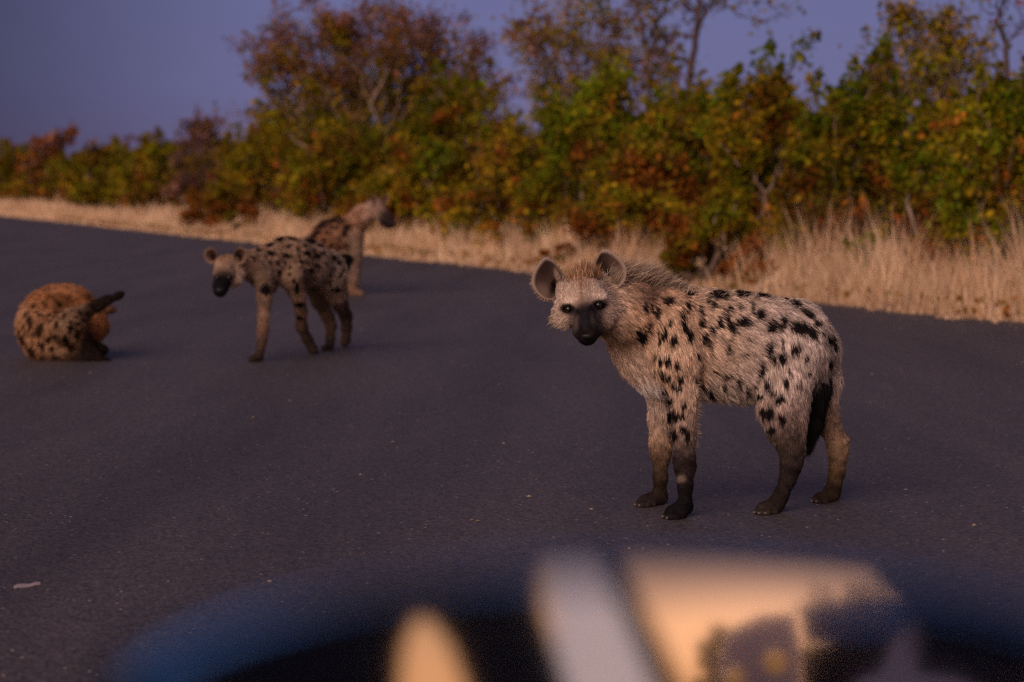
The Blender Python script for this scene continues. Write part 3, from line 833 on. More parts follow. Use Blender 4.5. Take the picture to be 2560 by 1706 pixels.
def ear_mesh(outline, depth_pt, cup, back, n_ring=7, thick=.006):
    """cupped ear: outline = closed list of world points (rim), depth_pt: deepest point of the cup; back: direction out of the back"""
    O = np.array(outline); m = len(O)
    back = np.array(back) / np.linalg.norm(back)
    c = np.array(depth_pt)
    rings = []
    for j in range(n_ring + 1):
        t = j / n_ring
        rings.append(c + (O - c) * t + back * cup * (1 - t ** 2.2) )
    front = np.array(rings)
    backS = np.array([r + back * thick * (1.6 - .9 * j / n_ring) for j, r in enumerate(rings)])
    V = np.concatenate([front.reshape(-1, 3), backS.reshape(-1, 3)])
    f = []
    off = (n_ring + 1) * m
    for j in range(n_ring):
        for i in range(m):
            i2 = (i + 1) % m
            f.append((j * m + i, j * m + i2, (j + 1) * m + i2, (j + 1) * m + i))
            f.append((off + j * m + i2, off + j * m + i, off + (j + 1) * m + i, off + (j + 1) * m + i2))
    for i in range(m):
        i2 = (i + 1) % m
        f.append((n_ring * m + i, n_ring * m + i2, off + n_ring * m + i2, off + n_ring * m + i))
    tval = np.repeat(np.linspace(0, 1, n_ring + 1), m)
    return V, np.array(f), np.concatenate([tval, tval]), off
def closed_spline(pts, n):
    pts = np.array(pts, float); m = len(pts); out_ = []
    for i in range(n):
        u = i / n * m; k = int(u); t = u - k
        p0, p1, p2, p3 = pts[(k - 1) % m], pts[k % m], pts[(k + 1) % m], pts[(k + 2) % m]
        out_.append(.5 * ((2 * p1) + (-p0 + p2) * t + (2 * p0 - 5 * p1 + 4 * p2 - p3) * t * t + (-p0 + 3 * p1 - 3 * p2 + p3) * t ** 3))
    return np.array(out_)
def uv_sphere(c, r, nu=20, nv=12, sc=(1, 1, 1)):
    V = []; f = []
    for j in range(nv + 1):
        ph = math.pi * j / nv
        for i in range(nu):
            th = 2 * math.pi * i / nu
            V.append((c[0] + sc[0] * r * math.sin(ph) * math.cos(th), c[1] + sc[1] * r * math.sin(ph) * math.sin(th), c[2] + sc[2] * r * math.cos(ph)))
    for j in range(nv):
        for i in range(nu):
            i2 = (i + 1) % nu
            f.append((j * nu + i, (j + 1) * nu + i, (j + 1) * nu + i2, j * nu + i2))
    return np.array(V), np.array(f)

def build_hyena(label, body, base, vox, ears, eyes, nose, nstr, seed, color_fn=None, ear_fn=None, gain=(1, 1, 1), width=.0017, flen=1.0, nclump=5000, extra=None, droop=.25):
    """ears: list of (outline world pts, depth_pt, cup, back); eyes: list of (pos, r); nose: (pos, r, scale)"""
    R = np.random.default_rng(seed)
    e = empty('hyena', label, 'hyena', (base[0], base[1], 0.012), 'spotted hyenas on the road')
    V, Q = body.mesh(vox)
    V[:, 2] = np.maximum(V[:, 2], .0125)
    VN = vert_normals(V, Q)
    # make sure normals point outward
    cen = body.props(V[:1])  # warm up
    if (VN * (V - V.mean(0))).sum(1).mean() < 0:
        Q = Q[:, ::-1]; VN = -VN
    col, fl, flow, dens, lift, sp = body.props(V)
    if color_fn: col, sp_ = color_fn(V, VN, col, sp)
    allV = [V]; allQ = [Q]; allC = [col * .8 * np.array(gain)]; nV = len(V)
    ear_roots = []
    for (outl, dp, cup, back) in ears:
        EV, EQ, tv, off = ear_mesh(outl, dp, cup, back)
        ec = np.tile(np.array(BRN) * .55, (len(EV), 1))
        inner = np.arange(len(EV)) < off
        zlow = (EV[:, 2] - EV[:, 2].min()) / (np.ptp(EV[:, 2]) + 1e-6)
        k = np.clip((tv - .38) / .5, 0, 1)[:, None]
        lowf = np.clip(1 - zlow * 1.25, 0, 1)[:, None]
        icol = np.array((.022, .012, .010)) * (1 - k) + (np.array((.12, .075, .058)) * (1 - lowf) + np.array((.33, .22, .165)) * lowf) * k
        ec[inner] = icol[inner]
        rim = tv > .95
        ec[rim & inner] = np.array((.22, .16, .12))
        ec[~inner] = np.array((.17, .11, .075))
        if ear_fn is not None: ec = ear_fn(project(EV), inner, ec, rim & inner)
        allV.append(EV); allQ.append(EQ + nV); allC.append(ec * np.array(gain)); nV += len(EV)
        ear_roots.append((EV, EQ, tv, off, ec, np.array(back) / np.linalg.norm(back)))
    body_o = mesh_obj('body', np.concatenate(allV), np.concatenate(allQ), M_SKIN, e, np.concatenate(allC))
    for (p, r) in eyes:
        v, f = uv_sphere(p, r); mesh_obj('eye', v, f, M_EYE, e)
    if nose is not None:
        v, f = uv_sphere(nose[0], nose[1], sc=nose[2]); mesh_obj('nose', v, f, M_NOSE, e)
    # coat
    pts, nn = sample_surface(V, Q, nstr, R, dens)
    col, fl, flow, dn, lift, sp = body.props(pts)
    if color_fn: col, _ = color_fn(pts, nn, col, sp)
    tone = (1 + .22 * vnoise(pts, 38, 1) + .16 * vnoise(pts, 90, 2))[:, None] * R.uniform(.72, 1.28, (len(pts), 1))
    col = np.clip(col * tone * np.array([1.22, 1.28, 1.52]) * np.array(gain), .003, .9)
    length = fl * flen * (1 + .25 * vnoise(pts, 25, 5))
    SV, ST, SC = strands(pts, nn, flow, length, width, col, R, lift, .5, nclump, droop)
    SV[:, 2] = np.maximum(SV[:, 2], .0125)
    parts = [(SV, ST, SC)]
    for EV, EQ, tv, off, ec, bk in ear_roots:
        ne = int(nstr * .018)
        ep, en = sample_surface(EV, EQ, ne, R)
        kd = kdtree.KDTree(len(EV))
        for i, p in enumerate(EV): kd.insert(p, i)
        kd.balance()
        ni = np.array([kd.find(p)[1] for p in ep])
        sgn = np.where(ni < off, -1.0, 1.0)[:, None]
        en = bk[None] * sgn
        c0 = EV[:off].mean(0)
        fv = (ep - c0) + np.array([0, 0, .02]); fv /= np.linalg.norm(fv, axis=1)[:, None] + 1e-9
        cc_ = ec[ni] * R.uniform(.7, 1.4, (ne, 1))
        sc_ = width / .0017
        parts.append(strands(ep, en, fv, np.full(ne, .010), width * .7, cc_ * np.array(gain), R, np.full(ne, .35) * R.uniform(.3, 1.6, ne), 0, 10, 0))
    if extra:
        for (rt, nr, fw, ln, wd, cl, lf, dr) in extra:
            parts.append(strands(rt, nr, fw, ln, wd, cl, R, lf, .35, max(40, len(rt) // 25), dr))
    off = 0; VV = []; TT_ = []; CC_ = []
    for a, b_, c in parts:
        VV.append(a); TT_.append(b_ + off); CC_.append(c); off += len(a)
    VV = np.concatenate(VV); VV[:, 2] = np.maximum(VV[:, 2], .0125)
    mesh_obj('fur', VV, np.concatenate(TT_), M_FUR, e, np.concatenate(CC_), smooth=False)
    return e
# ------------------------------------------------------------------ the four hyenas
def rp(r, Y): return r * Y / F
def spot_mask(px, spots, R_pts=None):
    """dark ellipses with ragged edges; px (n,2) photo-plane coordinates of the points on the near flank"""
    m = np.zeros(len(px))
    wob = 1 + .28 * np.sin(px[:, 0] * .45 + px[:, 1] * .21) * np.sin(px[:, 1] * .37 - px[:, 0] * .13) + .14 * np.sin(px[:, 0] * 1.1 + 2) * np.sin(px[:, 1] * .9)
    for s in spots:
        x, y, rx, ry = s[:4]; a = math.radians(s[4] if len(s) > 4 else 0)
        dx = px[:, 0] - x; dy = px[:, 1] - y
        u = (dx * math.cos(a) + dy * math.sin(a)) / rx; v = (-dx * math.sin(a) + dy * math.cos(a)) / ry
        d = np.sqrt(u * u + v * v) * wob
        m = np.maximum(m, np.clip((1.18 - d) / .36, 0, 1))
    return m
def rand_spots(pts, R, cen, r):
    m = np.zeros(len(pts))
    for c, rr in zip(cen, r):
        d = np.linalg.norm((pts - c) * np.array([1, 1, .75]), axis=1) / rr
        m = np.maximum(m, np.clip((1.15 - d) / .4, 0, 1))
    return m
def mixc(col, m, c): return col * (1 - m[:, None]) + np.array(c) * m[:, None]
def ell(px, x, y, rx, ry, soft=.35, a=0):
    a = math.radians(a); dx = px[:, 0] - x; dy = px[:, 1] - y
    u = (dx * math.cos(a) + dy * math.sin(a)) / rx; v = (-dx * math.sin(a) + dy * math.cos(a)) / ry
    return np.clip((1 + soft - np.sqrt(u * u + v * v)) / (2 * soft), 0, 1)

# ---- front hyena
hc0 = (.36, .26, .18)
B = Body()
YT = 6.82
def q(x, y, Y): return P(x, y, Y)
def qc(b, lst, Y0=None, **kw):
    """lst of (x,y,rpx[,Y])"""
    pts = []; rad = []
    for t in lst:
        Y = t[3] if len(t) > 3 else Y0
        pts.append(P(t[0], t[1], Y)); rad.append(rp(t[2], Y))
    b.chain(pts, rad, **kw)
qc(B, [(1640, 846, 114, 6.79), (1750, 850, 118, 6.82), (1868, 860, 118, 6.85), (1972, 866, 108, 6.88)], sy=.74, k=.06,
   cols=[(.40, .25, .14), (.38, .255, .16), (.36, .265, .19), (.34, .26, .195)], fl=.026, flow=(1, .1, -.55))
qc(B, [(1700, 920, 62, 6.80), (1860, 935, 62, 6.84)], sy=.9, k=.06, col=(.36, .28, .20), fl=.036, flow=(.75, 0, -1))
qc(B, [(1985, 850, 92, 6.88), (2030, 872, 64, 6.92)], sy=.9, k=.05, col=(.36, .275, .205), fl=.026, flow=(.8, 0, -.9))
# neck and breast
qc(B, [(1640, 800, 88, 6.78), (1555, 775, 74, 6.69), (1482, 752, 56, 6.62)], k=.05, cols=[(.36, .21, .11), (.37, .22, .12), (.36, .25, .16)], fl=.022, flow=(.8, .3, -.5))
qc(B, [(1590, 842, 58, 6.76), (1640, 925, 58, 6.80)], k=.05, cols=[(.42, .31, .22), (.62, .50, .40)], fl=.026, flow=(.4, 0, -1))
# shoulder blades and haunches on both sides
qc(B, [(1660, 820, 78, 6.74), (1690, 900, 58, 6.69)], k=.05, col=(.41, .26, .15), fl=.022, flow=(.35, 0, -1))
qc(B, [(1660, 830, 70, 6.86), (1655, 910, 50, 6.90)], k=.05, col=(.41, .27, .16), fl=.022, flow=(0, 0, -1))
# near foreleg
qc(B, [(1690, 890, 56, 6.69), (1710, 985, 31, 6.68), (1710, 1086, 26, 6.67), (1711, 1150, 26, 6.67), (1712, 1182, 22, 6.67), (1713, 1215, 18.5, 6.67), (1713, 1262, 18.5, 6.67)], k=.022,
   cols=[(.40, .265, .165), (.36, .24, .15), (.15, .10, .07), (.030, .021, .018), (.040, .026, .022), (.018, .014, .014), (.014, .012, .013)], fl=[.020, .016, .012, .008, .006, .006], flow=(.1, 0, -1), lift=.18)
qc(B, [(1711, 1268, 21, 6.67), (1680, 1281, 18, 6.65)], k=.018, col=(.014, .012, .013), fl=.005, flow=(-1, 0, -.4))
for tx, ty, tr, ty_ in ((1664, 1290, 8.5, 6.63), (1676, 1294, 9, 6.60), (1690, 1295, 9.5, 6.60), (1703, 1292, 9, 6.62)):
    qc(B, [(tx + 7, ty - 6, tr, ty_ + .03), (tx, ty, tr, ty_)], k=.005, col=(.030, .024, .026), fl=.003, flow=(-1, -.6, -.3))
qc(B, [(1694, 1138, 11, 6.64), (1694, 1165, 10, 6.64)], k=.02, col=(.030, .021, .018), fl=.007, flow=(0, 0, -1))
qc(B, [(1733, 1165, 8, 6.67), (1731, 1180, 6, 6.67)], k=.012, col=(.030, .021, .018), fl=.006, flow=(0, 0, -1))
# far foreleg
qc(B, [(1655, 920, 46, 6.90), (1652, 985, 32, 6.91), (1648, 1050, 25, 6.92), (1651, 1112, 27, 6.92), (1652, 1140, 24, 6.92), (1651, 1195, 17.5, 6.92), (1650, 1240, 17.5, 6.92)], k=.022,
   cols=[(.46, .34, .23), (.48, .35, .25), (.40, .27, .18), (.26, .16, .09), (.12, .074, .042), (.055, .035, .020), (.042, .028, .018)], fl=[.022, .016, .011, .008, .006, .006], flow=(.05, 0, -1), lift=.18)
qc(B, [(1648, 1244, 20, 6.92), (1612, 1254, 17, 6.90)], k=.018, col=(.036, .023, .018), fl=.005, flow=(-1, 0, -.4))
for tx, ty, tr, ty_ in ((1595, 1260, 8, 6.88), (1606, 1264, 8.5, 6.86), (1620, 1265, 9, 6.86), (1633, 1263, 8, 6.88)):
    qc(B, [(tx + 7, ty - 6, tr, ty_ + .03), (tx, ty, tr, ty_)], k=.005, col=(.065, .045, .038), fl=.003, flow=(-1, -.6, -.3))
# near hind leg: knee forward high up, hock back, near vertical shank
qc(B, [(1985, 880, 82, 6.83), (1958, 965, 62, 6.79), (1945, 1020, 49, 6.77), (1956, 1075, 37, 6.77), (1978, 1122, 30, 6.77), (1977, 1158, 26, 6.77), (1969, 1200, 20, 6.77), (1952, 1240, 18, 6.77), (1942, 1260, 18, 6.77)], k=.025,
   cols=[(.37, .28, .21), (.35, .26, .19), (.22, .15, .11), (.075, .050, .036), (.038, .026, .020), (.032, .022, .018), (.030, .021, .018), (.034, .023, .018), (.034, .023, .018)],
   fl=[.026, .022, .016, .010, .007, .006, .006, .006], flow=(.15, 0, -1), lift=.18)
qc(B, [(1940, 1262, 20, 6.76), (1908, 1272, 17, 6.74)], k=.018, col=(.032, .022, .019), fl=.005, flow=(-1, 0, -.4))
for tx, ty, tr, ty_ in ((1893, 1279, 8.5, 6.72), (1905, 1283, 9, 6.70), (1920, 1284, 9.5, 6.70), (1935, 1282, 9, 6.72)):
    qc(B, [(tx + 7, ty - 6, tr, ty_ + .03), (tx, ty, tr, ty_)], k=.005, col=(.075, .052, .044), fl=.003, flow=(-1, -.6, -.3))
qc(B, [(2000, 1128, 14, 6.77), (1990, 1180, 8, 6.77)], k=.016, col=(.045, .031, .024), fl=.007, flow=(0, 0, -1))
qc(B, [(1985, 1000, 40, 6.78), (1998, 1095, 14, 6.775)], k=.02, col=(.16, .11, .08), fl=.018, flow=(.3, 0, -1))
# far hind leg
qc(B, [(2040, 880, 56, 6.96), (2058, 950, 40, 6.98), (2058, 1010, 33, 6.99), (2072, 1062, 27, 7.0), (2092, 1105, 25, 7.0), (2095, 1135, 23, 7.0), (2092, 1180, 20, 7.0), (2084, 1220, 17.5, 7.0), (2080, 1235, 17.5, 7.0)], k=.025,
   cols=[(.40, .31, .23), (.38, .28, .20), (.20, .13, .09), (.22, .135, .085), (.25, .155, .09), (.24, .15, .085), (.13, .08, .042), (.065, .040, .023), (.05, .032, .02)],
   fl=[.030, .030, .014, .008, .007, .006, .006, .006], flow=(.1, 0, -1), lift=.2)
qc(B, [(2078, 1238, 19, 7.0), (2048, 1247, 15, 6.98)], k=.018, col=(.06, .038, .028), fl=.005, flow=(-1, 0, -.4))
for tx, ty, tr, ty_ in ((2036, 1251, 8, 6.96), (2048, 1255, 8.5, 6.95), (2062, 1256, 8.5, 6.95)):
    qc(B, [(tx + 7, ty - 5, tr, ty_ + .03), (tx, ty, tr, ty_)], k=.005, col=(.065, .042, .034), fl=.003, flow=(-1, -.6, -.3))
qc(B, [(2112, 1100, 12, 7.0), (2106, 1150, 8, 7.0)], k=.016, col=(.20, .125, .07), fl=.007, flow=(0, 0, -1))
qc(B, [(1402, 716, 9, 6.61), (1404, 735, 8, 6.60)], k=.015, col=hc0, fl=.012, flow=(-.3, 0, 1))
qc(B, [(1504, 696, 14, 6.62), (1522, 712, 10, 6.62)], k=.015, col=hc0, fl=.012, flow=(.3, 0, 1))
# tail
qc(B, [(2056, 826, 15, 6.88), (2060, 890, 19, 6.87), (2050, 970, 25, 6.86), (2036, 1050, 20, 6.86), (2024, 1108, 9, 6.86)], k=.012,
   cols=[(.10, .07, .05), (.012, .009, .009), (.010, .008, .008), (.010, .008, .008), (.010, .008, .008)], fl=[.02, .032, .038, .04], flow=(-.18, 0, -1), lift=.2)
# head, turned to the camera and a little down, right side higher
hc = (.40, .29, .20)
qc(B, [(1456, 742, 58, 6.62), (1457, 752, 60, 6.56)], k=.03, col=hc, fl=.014, flow=(0, .8, .6))
qc(B, [(1410, 786, 30, 6.58), (1414, 800, 22, 6.55)], k=.03, col=(.46, .33, .23), fl=.016, flow=(-.7, .7, -.5))
qc(B, [(1512, 775, 34, 6.58), (1504, 800, 24, 6.55)], k=.03, col=(.40, .28, .19), fl=.016, flow=(.7, .7, -.5))
qc(B, [(1421, 755, 22, 6.515), (1458, 752, 22, 6.495), (1496, 746, 22, 6.515)], k=.02, col=(.44, .31, .21), fl=.009, flow=(0, .5, 1))
qc(B, [(1461, 775, 38, 6.52), (1466, 812, 29, 6.42), (1468, 832, 26, 6.365)], k=.02, cols=[(.20, .14, .11), SOOT, SOOT], fl=.005, flow=(0, 1, .5), lift=.2)
qc(B, [(1463, 800, 32, 6.50), (1468, 839, 25, 6.40)], k=.02, col=SOOT, fl=.006, flow=(0, 1, -.3), lift=.2)   # jaw
qc(B, [(1447, 828, 17, 6.375), (1489, 826, 17, 6.375)], k=.015, col=SOOT, fl=.004, flow=(0, 1, 0), lift=.2)       # lips
qc(B, [(1460, 768, 18, 6.475), (1467, 818, 19, 6.345)], k=.015, cols=[(.07, .055, .055), SOOT], fl=.005, flow=(0, 1, .6), lift=.2)

SP = [(245, 285, 12, 28), (280, 290, 8, 22), (312, 315, 14, 30), (205, 440, 14, 32), (232, 455, 16, 32), (262, 390, 13, 28), (372, 248, 24, 18), (352, 425, 14, 36),
 (411, 470, 18, 30), (380, 365, 11, 20), (318, 410, 9, 14), (330, 470, 9, 22), (480, 280, 14, 26), (450, 310, 9, 22), (468, 380, 11, 40, -12), (498, 440, 15, 32, -10), (552, 300, 12, 26, -15),
 (560, 370, 18, 24), (615, 410, 13, 20), (575, 455, 15, 32), (655, 372, 16, 32), (690, 335, 14, 32, -18), (725, 395, 16, 34, -18), (788, 365, 34, 24, -15), (885, 325, 24, 28), (715, 295, 11, 15), (768, 283, 9, 18),
 (840, 290, 11, 28), (487, 203, 24, 16), (655, 218, 46, 20), (782, 213, 38, 16), (900, 217, 30, 13), (1020, 238, 24, 8, 10), (1085, 270, 26, 14, 20), (1150, 320, 34, 14, 30), (1205, 372, 20, 16),
 (590, 250, 12, 16), (625, 275, 14, 16), (945, 390, 24, 34, 15), (1008, 372, 17, 34, 12), (1115, 395, 55, 27, 12), (1185, 425, 20, 26), (935, 520, 18, 42), (1022, 560, 24, 36, 10), (1095, 508, 26, 24), (1152, 555, 11, 15),
 (970, 580, 11, 24), (1018, 480, 10, 22), (888, 632, 16, 38, 14), (940, 708, 18, 20), (1040, 695, 13, 26), (1107, 715, 19, 11), (968, 755, 16, 16), (1005, 798, 24, 22), (855, 715, 8, 18), (870, 830, 9, 24),
 (915, 870, 13, 30), (945, 870, 24, 26), (1020, 905, 18, 28), (960, 970, 20, 22), (895, 780, 22, 14), (308, 555, 11, 13), (340, 575, 11, 18), (380, 578, 15, 26), (430, 600, 10, 24, -15), (345, 655, 14, 22, -15), (375, 672, 12, 20),
 (448, 685, 14, 26, -15), (410, 715, 16, 14), (438, 738, 18, 15), (350, 748, 16, 13), (395, 800, 16, 17), (470, 835, 13, 16), (420, 888, 18, 26), (460, 890, 15, 20), (388, 895, 11, 26), (468, 965, 16, 22), (415, 1000, 18, 26),
 (488, 1010, 11, 30), (300, 640, 8, 15), (555, 700, 12, 32, -30), (595, 755, 14, 32, -38), (700, 665, 26, 12, -20), (705, 520, 11, 28), (795, 540, 13, 10), (1285, 460, 20, 24), (1310, 500, 12, 16), (720, 460, 7, 10),
 (545, 545, 7, 14), (815, 450, 7, 13), (610, 520, 8, 32), (760, 700, 12, 26, 20), (812, 745, 14, 30, 15), (680, 720, 9, 24, -10), (1240, 420, 12, 16), (640, 640, 8, 16), (1290, 590, 12, 22), (1060, 640, 9, 16), (1170, 640, 8, 14)]
SP = [(1500 + s[0] * .4464, 640 + s[1] * .4464, s[2] * .4464 * 1.30, s[3] * .4464 * 1.22) + tuple(s[4:]) for s in SP]
Rs = np.random.default_rng(77)
far_c = np.stack([Rs.uniform(.5, 1.15, 60), Rs.uniform(6.88, 7.0, 60), Rs.uniform(.42, .80, 60)], 1)
far_r = Rs.uniform(.014, .028, 60)
def col_front(pts, nn, col, sp):
    px = project(pts); X, Yp = px[:, 0], px[:, 1]
    tocam = CAM - pts; tocam /= np.linalg.norm(tocam, axis=1)[:, None]
    face = (nn * tocam).sum(1)
    body_ = X > 1560
    # brownish shoulder top and dark neck saddle
    n1 = vnoise(pts, 14, 3)
    m = ell(px, 1615, 735, 40, 26, .5) * .8 * (face > -.2)
    col = mixc(col, np.clip(m * (1 + .6 * n1), 0, 1), (.10, .055, .035))
    m = ell(px, 1545, 820, 42, 50, .5) * .65 * (pts[:, 1] > 6.6)
    col = mixc(col, np.clip(m * (1 + .6 * n1), 0, 1), (.19, .12, .065))
    # darker under-hair showing in streaks along the lie of the coat
    u_ = X * .75 - Yp * .66; v_ = X * .66 + Yp * .75
    st_ = vnoise(np.stack([u_ * .30, v_ * .045, u_ * .05], 1), 1.0, 6) + .6 * vnoise(np.stack([u_ * .75, v_ * .09, v_ * .02], 1), 1.0, 2)
    col = mixc(col, np.clip(st_, 0, 1) * .62 * body_ * (Yp < 1010) * (col.mean(1) > .14), (.12, .075, .050))
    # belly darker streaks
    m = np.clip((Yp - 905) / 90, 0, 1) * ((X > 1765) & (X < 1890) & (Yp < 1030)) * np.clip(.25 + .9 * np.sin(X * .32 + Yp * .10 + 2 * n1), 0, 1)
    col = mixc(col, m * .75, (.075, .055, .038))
    sm = spot_mask(px, SP) * (face > -.05) * body_
    col = mixc(col, np.clip(sm * 1.15, 0, 1), (.006, .004, .004))
    fm = rand_spots(pts, Rs, far_c, far_r) * (face <= -.05) * (X > 1600)
    col = mixc(col, fm, DARK)
    # mottling down the hind shank and pale wrist patch
    m = ell(px, 1500 + 455 * .4464, 640 + 1245 * .4464, 11, 9, .5) * (face > 0)
    col = mixc(col, m * .8, (.30, .22, .16))
    # the legs darken towards the paws
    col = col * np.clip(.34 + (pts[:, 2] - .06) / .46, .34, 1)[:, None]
    # face
    hd_ = (pts[:, 1] < 6.64) & (X < 1540)
    col = col * np.where(hd_, .84, 1.0)[:, None]
    tl_ = (col.mean(1) < .03) & (X > 2004) & (Yp > 870) & (Yp < 1150) & (pts[:, 1] > 6.80) & (pts[:, 1] < 6.93)
    col = np.where(tl_[:, None], np.array((.004, .003, .003)), col)
    lo_ = np.clip((.50 - pts[:, 2]) / .15, 0, 1)
    col = col * (1 + lo_ * (.38 * vnoise(pts, 42, 4) + .25 * vnoise(pts, 95, 1)))[:, None]
    head = (pts[:, 1] < 6.64) & (X < 1560) & (face > -.6)
    h = head.astype(float)
    col = mixc(col, h * ell(px, 1456, 697, 24, 22, .5) * .65, (.22, .09, .035))
    col = mixc(col, h * ell(px, 1456, 730, 22, 40, .6) * .35, (.16, .105, .075))
    col = mixc(col, h * (1 - ell(px, 1456, 765, 60, 60, .25)) * .35, (.17, .115, .08))
    col = mixc(col, h * ell(px, 1424, 752, 16, 7, .5, -12) * .5, (.60, .48, .38))
    col = mixc(col, h * ell(px, 1498, 740, 18, 8, .5, 8) * .5, (.60, .48, .38))
    col = mixc(col, h * ell(px, 1453, 725, 3.5, 30, .6, -4) * .6, (.09, .05, .035))
    wob = 1 + .10 * n1
    mm_ = np.maximum.reduce([ell(px, 1467, 832, 42, 34, .30), ell(px, 1464, 800, 30, 36, .35), ell(px, 1421, 773, 17, 12, .22, 12), ell(px, 1496, 764, 18, 13, .22, -12),
                             ell(px, 1440, 782, 22, 12, .3, 25), ell(px, 1482, 774, 22, 14, .3, -20), ell(px, 1460, 786, 24, 18, .5) * .85])
    wob = np.clip(1 + .35 * n1 + .25 * vnoise(pts, 60, 2), .35, 1.05)
    col = mixc(col, np.clip(h * mm_ * wob, 0, 1) * .97, (.008, .006, .007))
    # faint grey highlight painted along the bridge of the nose, darker flanks, black nose and chin
    col = mixc(col, h * ell(px, 1463, 806, 13, 30, .5) * .6, (.013, .011, .013))
    col = mixc(col, h * ell(px, 1430, 800, 10, 13, .8, 20) * .45, (.17, .115, .085))
    col = mixc(col, h * ell(px, 1501, 794, 8, 14, .8, -20) * .35, (.17, .115, .085))
    col = mixc(col, h * ell(px, 1469, 856, 26, 10, .4) * .9, (.007, .006, .006))
    for ex, ey in ((1420.5, 773), (1496.5, 763)):
        col = mixc(col, h * ell(px, ex, ey, 16, 11, .25) * .97, (.005, .004, .004))
    col = mixc(col, h * ell(px, 1441, 812, 6, 16, .7, 12) * np.clip(.5 + n1, 0, 1) * .55, (.20, .14, .12))
    col = mixc(col, h * ell(px, 1483, 800, 5, 16, .7, -12) * np.clip(.5 - n1, 0, 1) * .4, (.18, .13, .11))
    return col, sp
earL = [(1362, 644), (1378, 649), (1393, 665), (1407, 688), (1404, 708), (1396, 730), (1382, 749), (1361, 747), (1343, 734), (1332, 716), (1331, 695), (1337, 675), (1350, 655)]
earR = [(1514, 624), (1532, 631), (1549, 645), (1562, 663), (1567, 681), (1562, 703), (1549, 718), (1532, 724), (1522, 712), (1508, 696), (1491, 682), (1486, 663), (1494, 642), (1502, 629)]
def ear_world(lst, Yf, n=36):
    """Yf(x,y) gives the depth of the rim"""
    s = closed_spline(lst, n)
    return [P(x, y, Yf(x, y)) for x, y in s]
ears = [(ear_world(earL, lambda x, y: 6.60 + (1385 - x) * -.0004 + (x - 1385) * .0010 * (x > 1385)), P(1380, 716, 6.60), .042, (.25, 1, -.1)),
        (ear_world(earR, lambda x, y: 6.60 + (x - 1510) * -.0003), P(1521, 703, 6.60), .046, (-.25, 1, -.1))]
for q_ in B.pr:
    if q_['fl'] <= .008 and max(q_['a'][2], q_['b'][2]) < .36 and q_['k'] > .02:
        q_['ra'] *= .90; q_['rb'] *= .90
# where the face surface lies, for eyes and nose
Vt, _ = B.mesh(.012)
pxt = project(Vt)
def surfY(x, y, V_=Vt, px_=pxt, rad=9):
    d = np.hypot(px_[:, 0] - x, px_[:, 1] - y)
    s = d < rad
    return V_[s, 1].min() if s.any() else V_[d.argmin(), 1]
def eye_at(x, y, rpx, sink=.55, **kw):
    Y = surfY(x, y, **kw); r = rp(rpx, Y)
    return (P(x, y, Y + r * sink), r)
eyesF = [eye_at(1421, 773, 7.6, .72), eye_at(1496, 763, 7.6, .72)]
yn = surfY(1468, 838)
noseF = (P(1468, 840, yn + .010), rp(14, yn), (1.1, .8, .62))
# mane, crest and tail brush
R = np.random.default_rng(9)
def ridge(n, lst, wid, ln, col, fw, jit=.1, wd=.0018, lift=.6, dr=.0):
    t = R.random(n) * (len(lst) - 1); i = np.minimum(t.astype(int), len(lst) - 2); u = (t - i)[:, None]
    A = np.array([P(*p) for p in lst])
    r = A[i] * (1 - u) + A[i + 1] * u + R.normal(0, 1, (n, 3)) * np.array([.006, wid, .004])
    nr = np.tile(np.array([0, 0, 1.0]), (n, 1)) + R.normal(0, jit, (n, 3)); nr /= np.linalg.norm(nr, axis=1)[:, None]
    L = np.interp(t, np.arange(len(lst)), ln)
    c = np.array(col)[R.integers(0, len(col), n)] * R.uniform(.7, 1.3, n)[:, None]
    return (r, nr, np.tile(np.array(fw, float), (n, 1)), L, wd, c, np.full(n, lift), dr)
mane = ridge(9500, [(1522, 718, 6.64), (1560, 712, 6.68), (1610, 716, 6.74), (1660, 725, 6.78), (1730, 733, 6.80)], .022, [.055, .072, .066, .042, .018],
             [(.27, .20, .15), (.34, .26, .20), (.42, .33, .26), (.19, .13, .095)], (.6, .2, .05), .34, .0014, lift=.95)
crest = ridge(2600, [(1420, 705, 6.60), (1436, 696, 6.60), (1458, 692, 6.60), (1480, 690, 6.61), (1494, 694, 6.62)], .030, [.018, .034, .050, .042, .024], [(.24, .11, .05), (.15, .075, .04), (.30, .19, .12), (.36, .25, .17)], (.05, .5, .2), .42, .0014, lift=.9)
back_ = ridge(2600, [(1730, 734, 6.82), (1868, 744, 6.85), (1990, 768, 6.88), (2050, 815, 6.9)], .03, [.024, .018, .02, .024],
              [(.34, .27, .21), (.20, .15, .11), (.40, .32, .25)], (1, 0, -.1), .25, lift=.5)
cheek = ridge(160, [(1388, 790, 6.58), (1400, 815, 6.56)], .012, [.022, .026], [(.50, .38, .28)], (-.6, .2, -.9), .2, .0016, lift=.2, dr=.4)
fringe = ridge(1100, [(1728, 950, 6.68), (1733, 1040, 6.68), (1731, 1120, 6.67)], .008, [.030, .024, .016], [(.46, .35, .27), (.38, .28, .21)], (.32, 0, -1), .15, .0013, lift=.12, dr=.1)
g0 = G(1800, 1290)
